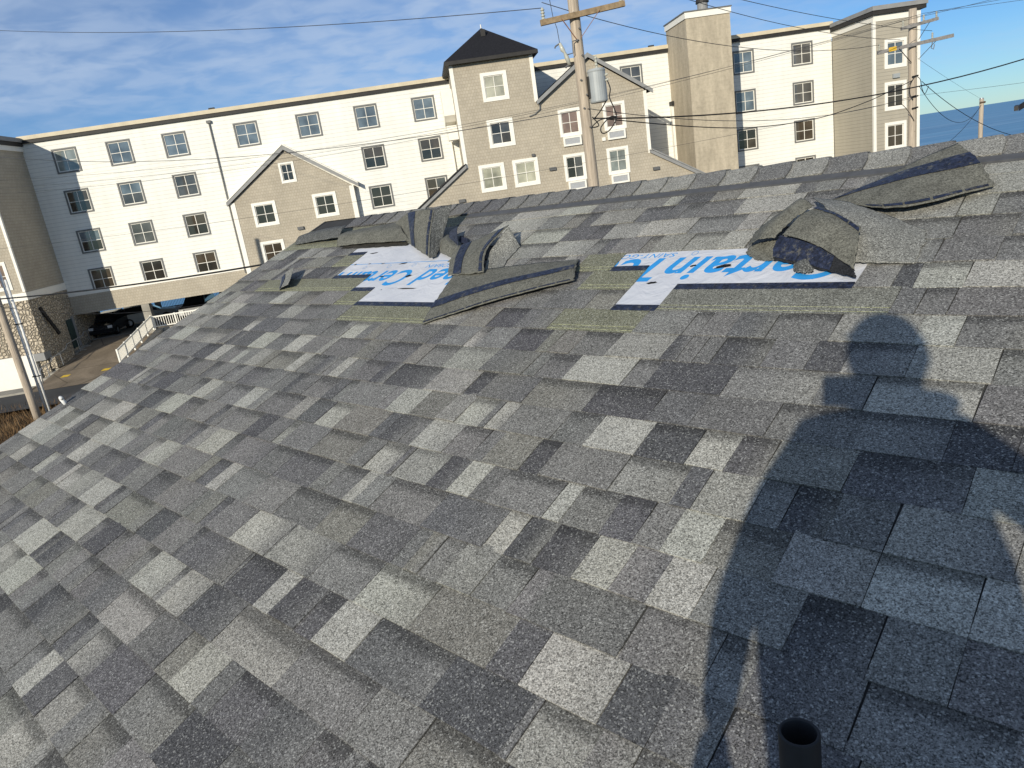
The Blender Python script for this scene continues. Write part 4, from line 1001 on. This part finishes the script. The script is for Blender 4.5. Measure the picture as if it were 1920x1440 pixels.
for u, v in ((3.72, 2.283), (3.48, 2.285), (3.25, 2.287), (1.48, 2.283), (1.1, 2.285)):
    m = MB(); n = 14
    m.add([(-u + r_ * math.cos(2 * math.pi * i / n) * 0.8, v + r_ * math.sin(2 * math.pi * i / n), 0.0010) for r_ in (0.017, 0.0145) for i in range(n)], [(i, (i + 1) % n, n + (i + 1) % n, n + i) for i in range(n)])
    rf('printed_ring', m, 'blue_ink')
for u, v, w, h_, sk in ((3.83, 2.46, 0.085, 0.016, 0.3), (3.37, 2.31, 0.085, 0.016, 0.8), (3.18, 2.17, 0.05, 0.026, 0.5), (3.05, 2.04, 0.17, 0.012, 0.0), (3.72, 2.325, 0.03, 0.01, 0.3), (3.58, 2.32, 0.04, 0.012, 0.5), (3.87, 2.325, 0.03, 0.016, 0.2),
                        (3.42, 2.17, 0.05, 0.014, 0.3), (3.27, 2.03, 0.012, 0.008, 0), (1.56, 2.065, 0.045, 0.020, 0.3), (1.44, 2.185, 0.03, 0.015, 0.4), (1.31, 2.175, 0.07, 0.028, 0.5), (1.35, 2.00, 0.02, 0.008, 0)):
    n = 12; m = MB()
    m.add([(-u + w / 2 * math.cos(2 * math.pi * i / n) * rs_.uniform(0.6, 1.15), v + (h_ / 2) * math.sin(2 * math.pi * i / n) * rs_.uniform(0.6, 1.2) + sk * h_ * 0.5 * math.cos(2 * math.pi * i / n), 0.0014) for i in range(n)], [tuple(range(n))])
    rf('tear', m, 'dark_hole')
# ridge: a smooth strip and bent cap shingles
rf('ridge_strip', MB().box(-3.30, -FAR, 2.822, 2.93, 0.0, 0.012), 'ridge_strip')
ncap = 0
u = 4.62
while u > FAR:
    u1 = u - 0.156
    tn = rt_.choice(['M', 'm', 'm', 'd', 'l', 'M'])
    c = TONE[tn]; m = MB(); vs_, cs_ = [], []
    for e, (uu, hh_) in enumerate(((u1 - 0.004, 0.020), (u1 + 0.05, 0.0175), (u + 0.05, 0.008))):
        bow = 0.0
        for q, (vv, h0) in enumerate(((2.868, 0.0), (2.90, 0.002), (2.96, 0.003), (3.00, 0.004), (3.025, 0.001))):
            vs_.append((-uu - 0.03 * (q / 4.0) * (1 if e < 2 else 1) + 0.012 * math.sin(q / 4 * math.pi), vv, hh_ + h0)); cs_.append(c)
        for q, dd in enumerate((0.02, 0.06, 0.16)):
            vs_.append((-uu - 0.03, RIDGE + dd * c2 + hh_ * s2 * 0.8, -dd * s2 + hh_ * 0.8 - 0.002)); cs_.append(c)
    fs_ = [(8 * e + q, 8 * e + q + 1, 8 * e + q + 9, 8 * e + q + 8) for e in range(2) for q in range(7)]
    b0 = len(vs_)
    for q in range(8): p = vs_[q]; vs_.append((p[0] + 0.001, p[1] - (0.001 if q < 5 else 0), p[2] - 0.016)); cs_.append((0.02, 0.02, 0.02))
    fs_ += [(b0 + q, b0 + q + 1, q + 1, q) for q in range(7)]
    p, p2 = vs_[0], vs_[16]; vs_ += [(p[0], p[1], 0.0), (p2[0], p2[1], 0.0)]; cs_ += [(0.02,) * 3] * 2
    fs_ += [(b0 + 8, 0, 8, 16, b0 + 9)]
    m.add(vs_, fs_, cs_); rf('ridge_cap', m, 'shingle'); u = u1
# plumbing vent pipe through the roof, in the photographer's shadow
vp = empty('vent_pipe', (0, 0, 0)); tag(vp, 'short black plastic vent pipe rising from the shingles at the bottom edge', 'pipe')
ptop = CAM + Vector((0.34516, 0.88156, -0.85084)); vp.location = ptop - Vector((0, 0, 0.30))
m = MB(); n = 28; ro, ri = 0.0302, 0.0250
prof_ = [(ro, 0.0), (ro, 0.2985), (ro - 0.0012, 0.30), (ri + 0.0012, 0.30), (ri, 0.2985), (ri, 0.02)]
m.add([(r_ * math.cos(2 * math.pi * i / n), r_ * math.sin(2 * math.pi * i / n), z_) for r_, z_ in prof_ for i in range(n)],
      [(e * n + i, e * n + (i + 1) % n, (e + 1) * n + (i + 1) % n, (e + 1) * n + i) for e in range(len(prof_) - 1) for i in range(n)])
m.build('tube', 'black_pipe', vp, True)
MB().tube([(0, 0, 0.02), (0, 0, 0.03)], 0.0248, 20).build('shadowed_bottom', 'pipe_inside', vp)
MB().tube([(0, 0, 0.05), (0, 0, 0.115), (0, 0, 0.15)], [0.075, 0.045, 0.032], 24).build('boot_flashing', 'rubber', vp, True)

sv_ = empty('stub_vent'); sv_.matrix_world = RM @ Matrix.Translation((-5.09, 0.735, 0.0)); tag(sv_, 'tiny white elbow pipe on the left roof edge, near the street', 'pipe')
MB().tube([(0, 0, -0.02), (0, 0, 0.045)], 0.012, 12).build('riser', 'conduit_white', sv_, True)
MB().tube([(-0.004, 0, 0.046), (0.012, 0.0, 0.054), (0.03, 0.0, 0.048)], 0.011, 12).build('elbow', 'conduit_white', sv_, True)

# ------------------------------------------------------------------ torn and folded shingles lying on the roof
BACK = (0.128, 0.126, 0.106); GRAN = (0.175, 0.174, 0.158); DARKG = (0.085, 0.087, 0.082)
def cr(a, b, c, d, t): return 0.5 * ((2 * b) + (c - a) * t + (2 * a - 5 * b + 4 * c - d) * t * t + (3 * b - a - 3 * c + d) * t ** 3)
def patch_fn(ctrl):
    rows = [[Vector((-u, v, h)) for u, v, h in r] for r in ctrl]
    def ev(line, t):
        n = len(line) - 1; x_ = min(max(t, 0), 1) * n; i = min(int(x_), n - 1); f_ = x_ - i
        return cr(line[max(i - 1, 0)], line[i], line[i + 1], line[min(i + 2, n)], f_)
    return lambda s, t: ev([ev(r, s) for r in rows], t)
def torn(name, label, sheets, cat='shingle', group='torn shingles on the roof'):
    """sheets: (part name, control grid of (u, v, height), colour, stripes[(s0,s1,t0,t1)])"""
    o = empty(name); o.matrix_world = RM; tag(o, label, cat, group)
    for pname, ctrl, colr, stripes in sheets:
        fn_ = patch_fn(ctrl); NS, NTt = 26, 20; th = 0.0026
        rr = random.Random(len(label) + len(pname)); m = MB()
        P = [[fn_(i / NS, j / NTt) for i in range(NS + 1)] for j in range(NTt + 1)]
        for j in range(NTt + 1):
            for i in range(NS + 1):
                wob = 0.0018 * abs(math.sin(i * 0.37 + j * 0.21)) + rr.uniform(-0.0003, 0.0003); P[j][i] = P[j][i] + Vector((rr.uniform(-.004, .004) if i in (0, NS) else 0, rr.uniform(-.003, .003) if j in (0, NTt) else 0, wob))
        def nrm(i, j):
            a = P[j][min(i + 1, NS)] - P[j][max(i - 1, 0)]; b = P[min(j + 1, NTt)][i] - P[max(j - 1, 0)][i]
            q = a.cross(b); return q.normalized() if q.length > 1e-9 else Vector((0, 0, 1))
        sg = 1.0 if sum((nrm(i, j).z for i in (5, 13, 21) for j in (4, 10, 16))) >= 0 else -1.0
        W_ = NS + 1
        top = [P[j][i] for j in range(NTt + 1) for i in range(W_)]
        bot = [P[j][i] - nrm(i, j) * sg * th for j in range(NTt + 1) for i in range(W_)]
        K = len(top); fs_ = []
        for j in range(NTt):
            for i in range(NS):
                q = j * W_ + i; fs_ += [(q, q + 1, q + W_ + 1, q + W_), (K + q, K + q + W_, K + q + W_ + 1, K + q + 1)]
        for i in range(NS): fs_ += [(i, K + i, K + i + 1, i + 1), (NTt * W_ + i, NTt * W_ + i + 1, K + NTt * W_ + i + 1, K + NTt * W_ + i)]
        for j in range(NTt): fs_ += [(j * W_, (j + 1) * W_, K + (j + 1) * W_, K + j * W_), (j * W_ + NS, K + j * W_ + NS, K + (j + 1) * W_ + NS, (j + 1) * W_ + NS)]
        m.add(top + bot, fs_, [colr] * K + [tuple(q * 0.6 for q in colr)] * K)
        po = m.build(pname, 'shingle' if colr in (GRAN, DARKG) else 'shingle_back', o, True)
        for (s0, s1, t0, t1) in stripes:
            m2 = MB(); A, B = 14, 6; pts = []
            for j in range(B + 1):
                for i in range(A + 1):
                    s_ = s0 + (s1 - s0) * i / A; t_ = t0 + (t1 - t0) * j / B
                    fi, fj = s_ * NS, t_ * NTt; i0, j0 = min(int(fi), NS - 1), min(int(fj), NTt - 1); a, b = fi - i0, fj - j0
                    p = (P[j0][i0] * (1 - a) + P[j0][i0 + 1] * a) * (1 - b) + (P[j0 + 1][i0] * (1 - a) + P[j0 + 1][i0 + 1] * a) * b
                    pts.append(p + nrm(i0, j0) * sg * 0.0035)
            m2.add(pts, [(j * (A + 1) + i, j * (A + 1) + i + 1, (j + 1) * (A + 1) + i + 1, (j + 1) * (A + 1) + i) for j in range(B) for i in range(A)])
            m2.build('sealant_strip', 'sealant', po, True)
    return o
def dashes(s0, s1, t0, t1, n, along='s', gap=0.12):
    out = []
    for i in range(n):
        if along == 's': a = s0 + (s1 - s0) * i / n; out.append((a, a + (s1 - s0) / n * (1 - gap), t0, t1))
        else: a = t0 + (t1 - t0) * i / n; out.append((s0, s1, a, a + (t1 - t0) / n * (1 - gap)))
    return out
torn('flipped_shingle', 'long flipped shingle strip lying askew between the two bare patches', [
    ('shingle_sheet', [[(2.60, 1.715, 0.012), (2.27, 1.885, 0.03), (1.93, 2.055, 0.026)], [(2.66, 1.87, 0.02), (2.35, 2.00, 0.042), (1.98, 2.155, 0.035)], [(2.76, 2.13, 0.022), (2.40, 2.185, 0.03), (2.04, 2.25, 0.012)]], BACK,
     [(0.0, 0.98, 0.40, 0.56)] + dashes(0.02, 0.97, 0.035, 0.075, 9, 's', 0.1))])
torn('curled_shingle', 'curled shingle with two dark tar bands, upper edge rolled open', [
    ('shingle_sheet', [[(2.80, 2.13, 0.022), (2.66, 2.115, 0.034), (2.51, 2.11, 0.045)], [(2.92, 2.28, 0.024), (2.78, 2.28, 0.045), (2.615, 2.28, 0.075)], [(3.02, 2.43, 0.02), (2.86, 2.455, 0.045), (2.60, 2.47, 0.105)]], BACK,
     [(0.20, 0.42, 0.02, 0.97)] + dashes(0.84, 0.93, 0.03, 0.97, 4, 't', 0.08)),
    ('folded_edge', [[(2.54, 2.115, 0.012), (2.50, 2.12, 0.012), (2.455, 2.13, 0.008)], [(2.62, 2.30, 0.05), (2.58, 2.295, 0.026), (2.51, 2.285, 0.008)], [(2.60, 2.462, 0.098), (2.565, 2.44, 0.06), (2.53, 2.42, 0.008)]], GRAN, [])])
torn('standing_shingle', 'shingle folded upright into a peak over the left bare patch', [
    ('shingle_sheet', [[(3.62, 2.57, 0.008), (3.47, 2.49, 0.02), (3.32, 2.41, 0.028), (3.13, 2.315, 0.028)], [(3.78, 2.67, 0.02), (3.56, 2.59, 0.065), (3.40, 2.52, 0.088), (3.22, 2.46, 0.088)], [(3.95, 2.79, 0.035), (3.68, 2.72, 0.125), (3.50, 2.69, 0.150), (3.36, 2.68, 0.152)]], BACK,
     [(0.36, 0.55, 0.04, 0.97)] + dashes(0.90, 0.955, 0.05, 0.97, 4, 't', 0.06)),
    ('folded_edge', [[(3.13, 2.315, 0.026), (3.11, 2.35, 0.012)], [(3.22, 2.46, 0.085), (3.18, 2.49, 0.04)], [(3.36, 2.68, 0.149), (3.27, 2.74, 0.14)]], DARKG, [])])
torn('loose_shingle', 'loose shingle strip lifting off at the left end of the ridge', [
    ('shingle_sheet', [[(5.06, 2.655, 0.012), (4.72, 2.655, 0.03), (4.42, 2.645, 0.045)], [(5.10, 2.74, 0.035), (4.78, 2.745, 0.055), (4.47, 2.74, 0.065)], [(5.10, 2.82, 0.022), (4.80, 2.83, 0.04), (4.53, 2.82, 0.05)]], DARKG, [])])
torn('loose_shingle', 'rolled olive shingle lying along the ridge above the left bare patch', [
    ('shingle_sheet', [[(4.36, 2.56, 0.018), (4.02, 2.55, 0.03), (3.52, 2.535, 0.030)], [(4.42, 2.65, 0.052), (4.05, 2.655, 0.062), (3.72, 2.66, 0.055)], [(4.45, 2.745, 0.035), (4.02, 2.785, 0.040), (3.86, 2.80, 0.035)]], BACK, []),
    ('ragged_edge', [[(4.30, 2.545, 0.006), (3.95, 2.53, 0.008), (3.56, 2.525, 0.006)], [(4.30, 2.575, 0.010), (3.95, 2.575, 0.014), (3.56, 2.56, 0.012)]], (0.035, 0.033, 0.028), [])])
torn('shingle_scrap', 'crumpled shingle scraps right of the upright folded shingle', [
    ('scrap', [[(3.13, 2.40, 0.012), (3.03, 2.35, 0.02), (2.92, 2.315, 0.010)], [(3.22, 2.50, 0.03), (3.10, 2.45, 0.055), (2.97, 2.41, 0.025)], [(3.28, 2.58, 0.014), (3.18, 2.555, 0.035), (3.02, 2.48, 0.012)]], BACK, []),
    ('scrap', [[(3.16, 2.56, 0.06), (3.14, 2.52, 0.05), (3.04, 2.40, 0.03)], [(3.12, 2.585, 0.065), (3.09, 2.54, 0.055), (2.99, 2.43, 0.03)]], (0.035, 0.042, 0.062), []),
    ('scrap', [[(3.07, 2.505, 0.012), (2.95, 2.46, 0.012)], [(3.10, 2.56, 0.02), (3.00, 2.52, 0.02)]], (0.02, 0.025, 0.045), [])])
torn('bent_shingle', 'small bent shingle flap sticking up near the left roof edge', [
    ('shingle_sheet', [[(4.36, 2.02, 0.008), (4.30, 2.02, 0.03), (4.20, 2.02, 0.05)], [(4.46, 2.10, 0.01), (4.37, 2.11, 0.04), (4.27, 2.11, 0.065)], [(4.56, 2.17, 0.008), (4.46, 2.19, 0.05), (4.36, 2.20, 0.075)]], GRAN, [(0.18, 0.42, 0.02, 0.85)])])
torn('folded_shingle', 'tent-like folded shingle with blue-black tar stripe over the right bare patch', [
    ('shingle_sheet', [[(1.115, 2.285, 0.060), (0.97, 2.20, 0.060), (0.815, 2.09, 0.028)], [(1.075, 2.37, 0.088), (0.95, 2.285, 0.095), (0.825, 2.17, 0.066)], [(1.035, 2.435, 0.082), (0.935, 2.345, 0.092), (0.840, 2.265, 0.080)]], BACK,
     dashes(0.0, 0.99, 0.80, 0.93, 4, 's', 0.08)),
    ('tar_face', [[(1.12, 2.19, 0.012), (0.98, 2.135, 0.012), (0.80, 2.055, 0.016)], [(1.13, 2.24, 0.038), (0.97, 2.165, 0.036), (0.81, 2.075, 0.022)], [(1.12, 2.282, 0.056), (0.965, 2.198, 0.054), (0.815, 2.09, 0.024)]], (0.02, 0.021, 0.024), [(0.0, 0.72, 0.12, 0.98)]),
    ('rolled_flap', [[(1.245, 2.275, 0.030), (1.19, 2.255, 0.062), (1.135, 2.265, 0.060)], [(1.24, 2.37, 0.045), (1.16, 2.36, 0.088), (1.10, 2.365, 0.078)], [(1.20, 2.50, 0.040), (1.12, 2.49, 0.094), (1.06, 2.45, 0.082)]], BACK, []),
    ('under_flap', [[(1.19, 2.205, 0.006), (1.12, 2.195, 0.006), (0.98, 2.175, 0.006)], [(1.25, 2.255, 0.008), (1.14, 2.245, 0.010), (0.98, 2.225, 0.010)], [(1.25, 2.31, 0.012), (1.15, 2.30, 0.03), (1.0, 2.29, 0.03)]], BACK, []),
    ('scrap', [[(1.02, 2.115, 0.008), (0.99, 2.095, 0.016), (0.955, 2.105, 0.008)], [(1.035, 2.155, 0.012), (0.995, 2.15, 0.03), (0.955, 2.155, 0.014)], [(1.03, 2.19, 0.016), (0.99, 2.195, 0.02), (0.97, 2.19, 0.014)]], DARKG, [])])
torn('bulged_shingle', 'bulging pale shingle course pushed up right of the tent-like fold', [
    ('shingle_sheet', [[(0.86, 2.155, 0.016), (0.75, 2.145, 0.014), (0.66, 2.15, 0.007)], [(0.92, 2.30, 0.060), (0.79, 2.26, 0.034), (0.66, 2.22, 0.007)], [(1.02, 2.45, 0.075), (0.85, 2.40, 0.043), (0.66, 2.29, 0.007)], [(1.12, 2.60, 0.040), (0.95, 2.53, 0.036), (0.68, 2.36, 0.008)]], GRAN, [])])
torn('flipped_shingle', 'flipped shingle strip with broad tar band lying against the right ridge caps', [
    ('shingle_sheet', [[(0.95, 2.545, 0.022), (0.76, 2.455, 0.046), (0.53, 2.60, 0.024)], [(1.06, 2.61, 0.012), (0.82, 2.60, 0.050), (0.57, 2.68, 0.044)], [(1.06, 2.635, 0.010), (0.83, 2.71, 0.050), (0.62, 2.78, 0.058)], [(0.98, 2.68, 0.012), (0.84, 2.79, 0.046), (0.70, 2.895, 0.062)]], BACK,
     [(0.02, 0.99, 0.48, 0.74)] + dashes(0.2, 0.97, 0.03, 0.08, 5, 's', 0.1))])

# ------------------------------------------------------------------ the photographer, whose shadow lies on the shingles
SH = Vector((SUN_DIR.x, SUN_DIR.y, 0)).normalized() * -1.0            # horizontal, away from the sun
RT = Vector((SH.y, -SH.x, 0))                                          # to the right of the sun line
def body_pt(a, b, c):
    """a: metres right of the lens, b: height across the sun's rays, c: metres in front of (+) or behind (-) the lens"""
    return CAM + RT * a + SH * c + Vector((0, 0, (b - 0.3177 * c) / 0.9482))
def roof_z(p):
    q = p - RO; return p.z - q.dot(N_) / N_.z
person = empty('person'); tag(person, 'person in dark jacket and cap photographing, seen as a shadow on the shingles', 'person')
def foot(a, c):
    p = CAM + RT * a + SH * c; p.z = roof_z(p); return p
def skin_mesh(name, nodes, edges, sub=2):
    me = bpy.data.meshes.new(name); me.from_pydata([n[0] for n in nodes], edges, [])
    o = bpy.data.objects.new(name, me); col.objects.link(o)
    sm = o.modifiers.new('skin', 'SKIN'); sm.use_smooth_shade = True
    for i, n in enumerate(nodes):
        sv = me.skin_vertices[0].data[i]; r_ = n[1]
        sv.radius = r_ if isinstance(r_, tuple) else (r_, r_)
        sv.use_root = (i == 0)
    ss = o.modifiers.new('sub', 'SUBSURF'); ss.levels = sub; ss.render_levels = sub
    bpy.context.view_layer.update()
    out = bpy.data.meshes.new_from_object(o.evaluated_get(bpy.context.evaluated_depsgraph_get()))
    bpy.data.objects.remove(o)
    return out
CB = -0.40
fl, frt = foot(0.0, CB - 0.02), foot(0.24, CB - 0.10)
pel = body_pt(0.068, -0.57, CB)
nodes = [(pel, 0.262), (body_pt(0.066, -0.43, CB), 0.255), (body_pt(0.076, -0.30, CB), 0.255), (body_pt(0.10, -0.18, CB), 0.180), (body_pt(0.118, -0.055, CB + 0.01), 0.068), (body_pt(0.125, 0.01, CB + 0.02), 0.070),
         (body_pt(0.130, 0.065, CB + 0.03), 0.105), (body_pt(0.130, 0.13, CB + 0.03), 0.112), (body_pt(0.130, 0.18, CB + 0.02), 0.075)]
edges = [(0, 1), (1, 2), (2, 3), (3, 4), (4, 5), (5, 6), (6, 7), (7, 8)]
def chain(start, pts):
    prev = start
    for p in pts:
        nodes.append(p); edges.append((prev, len(nodes) - 1)); prev = len(nodes) - 1
    return prev
# left arm hanging
lw_ = chain(3, [(body_pt(-0.050, -0.145, CB), 0.086), (body_pt(-0.135, -0.29, CB - 0.02), 0.072), (body_pt(-0.198, -0.435, CB + 0.0), 0.050), (body_pt(-0.208, -0.52, CB + 0.05), 0.043), (body_pt(-0.212, -0.605, CB + 0.10), 0.031)])
# right arm bent, holding the phone
rw2 = chain(3, [(body_pt(0.262, -0.135, CB), 0.088), (body_pt(0.345, -0.205, CB + 0.04), 0.070), (body_pt(0.375, -0.262, CB + 0.10), 0.048), (body_pt(0.27, -0.16, CB + 0.20), 0.041), (body_pt(0.165, -0.055, CB + 0.29), 0.030)])
# legs
for sg, f_ in ((-1, fl), (1, frt)):
    hip = pel + RT * (0.095 * sg) + Vector((0, 0, -0.10))
    ank = f_ + Vector((0, 0, 0.10)); kn = hip.lerp(ank, 0.5) + SH * 0.05
    chain(0, [(hip, 0.098), (hip.lerp(kn, 0.5), 0.088), (kn, 0.066), (kn.lerp(ank, 0.4), 0.062), (ank, 0.045)])
me = skin_mesh('body', nodes, edges)
for v_ in me.vertices:                       # a torso is wider than deep
    q_ = v_.co - CAM; a_q, c_q = q_.dot(RT), q_.dot(SH) - CB
    if pel.z - 0.25 < v_.co.z < body_pt(0, -0.10, CB).z and -0.16 < a_q < 0.27 and abs(c_q) < 0.24: v_.co -= SH * (c_q * 0.42)
for k_ in ('jacket', 'trousers', 'skin'): me.materials.append(M[k_])
neck_z = body_pt(0.12, -0.02, CB).z
wl_, wr_ = nodes[lw_][0], nodes[rw2][0]
for p in me.polygons:
    c = Vector(p.center)
    p.material_index = 2 if (c.z > neck_z and (c - nodes[6][0]).length < 0.25) or (c - wl_).length < 0.05 or (c - wr_).length < 0.045 else (1 if c.z < pel.z + 0.02 else 0)
    p.use_smooth = True
link('body', me, person)
def hand(root, d, palm_n, name='hand', curl=0.25, s=1.0):
    """palm with five separate bent fingers, rooted at the wrist"""
    d = d.normalized(); palm_n = (palm_n - d * palm_n.dot(d)).normalized(); sd2 = d.cross(palm_n)
    nd = [(root, 0.028 * s), (root + d * 0.045 * s, (0.036 * s, 0.017 * s)), (root + d * 0.085 * s, (0.040 * s, 0.014 * s))]; ed = [(0, 1), (1, 2)]
    m1 = skin_mesh(name, nd, ed, 2); bm = bmesh.new(); bm.from_mesh(m1)
    for i, (off, ln) in enumerate(((-0.030, 0.062), (-0.010, 0.074), (0.010, 0.080), (0.029, 0.070))):
        b = root + d * 0.080 * s + sd2 * off * s; pts = [b]; dd = d.copy()
        for k in range(3):
            dd = (dd + palm_n * curl * (0.6 + 0.5 * k)).normalized(); pts.append(pts[-1] + dd * ln * s * (0.42, 0.33, 0.25)[k])
        mf = skin_mesh('finger', [(q, (0.0092, 0.0090, 0.0082, 0.0065)[e] * s) for e, q in enumerate(pts)], [(0, 1), (1, 2), (2, 3)], 2); bm.from_mesh(mf)
    b = root + d * 0.025 * s + sd2 * 0.030 * s
    pts = [b, b + (d * 0.5 + sd2 * 0.8).normalized() * 0.035 * s, b + (d * 0.5 + sd2 * 0.8).normalized() * 0.035 * s + (d * 0.9 + sd2 * 0.3 + palm_n * curl).normalized() * 0.032 * s]
    pts.append(pts[-1] + (d + palm_n * curl).normalized() * 0.024 * s)
    mf = skin_mesh('thumb', [(q, (0.014, 0.0115, 0.010, 0.008)[e] * s) for e, q in enumerate(pts)], [(0, 1), (1, 2), (2, 3)], 2); bm.from_mesh(mf)
    out = bpy.data.meshes.new(name); bm.to_mesh(out); bm.free(); out.materials.append(M['skin'])
    out.polygons.foreach_set('use_smooth', [True] * len(out.polygons))
    return link(name, out, person)
hand(wl_, Vector((0, 0, -1)) + SH * 0.15 - RT * 0.05, SH * 0.5 + RT * 0.6, curl=0.22)
hand(wr_, (CAM + RT * 0.085 - SH * 0.005 + Vector((0, 0, -0.005))) - wr_, -RT * 0.4 + Vector((0, 0, 0.4)), curl=0.42, s=0.95)
# face, cap, hood, shoes
hc = body_pt(0.130, 0.105, CB + 0.03)
def ell(name, c, ax, mat, seg=20, rings=12, cut=None):
    m = MB(); vs_ = []
    for j in range(rings + 1):
        th = math.pi * j / rings
        for i in range(seg):
            ph = 2 * math.pi * i / seg
            vs_.append(c + ax[0] * (math.sin(th) * math.cos(ph)) + ax[1] * (math.sin(th) * math.sin(ph)) + ax[2] * math.cos(th))
    m.add(vs_, [(j * seg + i, j * seg + (i + 1) % seg, (j + 1) * seg + (i + 1) % seg, (j + 1) * seg + i) for j in range(cut or rings) for i in range(seg)])
    return m.build(name, mat, person, True)
Zv = Vector((0, 0, 1)); FD = (SH * 0.9 - RT * 0.25).normalized(); FR = Vector((FD.y, -FD.x, 0))
ell('cap', hc + Zv * 0.015, (FR * 0.092, FD * 0.108, Zv * 0.112), 'cap', cut=6)
m = MB(); n = 12
vs_ = [hc + Zv * 0.035 + FR * 0.075 * math.cos(math.pi * i / n) + FD * (0.085 + 0.085 * math.sin(math.pi * i / n)) - Zv * 0.02 * math.sin(math.pi * i / n) + Zv * dz for dz in (0, 0.006) for i in range(n + 1)]
m.add(vs_, [tuple(range(n + 1)), tuple(range(n + 1, 2 * n + 2))[::-1]] + [(i, i + 1, n + 2 + i, n + 1 + i) for i in range(n)]); m.build('cap_brim', 'cap', person)
ell('hair', hc - FD * 0.02, (FR * 0.086, FD * 0.092, Zv * 0.09), 'hair')
ell('nose', hc + FD * 0.105 - Zv * 0.03, (FR * 0.014, FD * 0.02, Zv * 0.022), 'skin', 10, 8)
ell('mouth', hc + FD * 0.088 - Zv * 0.072, (FR * 0.024, FD * 0.008, Zv * 0.007), 'red_lens', 10, 6)
for sg in (-1, 1):
    ell('eye', hc + FD * 0.088 + FR * 0.032 * sg, (FR * 0.013, FD * 0.009, Zv * 0.007), 'porcelain', 10, 6)
    ell('ear', hc + FR * 0.088 * sg - Zv * 0.02 - FD * 0.01, (FR * 0.012, FD * 0.02, Zv * 0.032), 'skin', 10, 8)
hd = body_pt(0.205, -0.030, CB - 0.03)
ell('hood', hd, (RT * 0.070, SH * 0.06, Zv * 0.030), 'jacket')
ell('hood', body_pt(0.115, -0.085, CB - 0.05), (RT * 0.12, SH * 0.07, Zv * 0.04), 'jacket')
for f_ in (fl, frt):
    nrm_f = N_
    fd2 = (SH - N_ * SH.dot(N_)).normalized(); sd3 = fd2.cross(N_)
    ell('shoe', f_ + fd2 * 0.06 + N_ * 0.052, (fd2 * 0.145, sd3 * 0.052, N_ * 0.046), 'boot')
# the phone in the right hand, its lens at the viewpoint
ph = empty('phone'); tag(ph, 'dark smartphone held out sideways in the right hand of the photographer', 'phone')
ph.matrix_world = Matrix(((right.x, up.x, -fwd.x, CAM.x - fwd.x * 0.012), (right.y, up.y, -fwd.y, CAM.y - fwd.y * 0.012), (right.z, up.z, -fwd.z, CAM.z - fwd.z * 0.012), (0, 0, 0, 1)))
MB().box(-0.038, 0.122, -0.038, 0.044, 0.0, 0.009).build('case', 'phone_body', ph)
MB().box(-0.029, 0.125, -0.033, 0.039, 0.0092, 0.0096).build('screen', 'car_glass', ph)
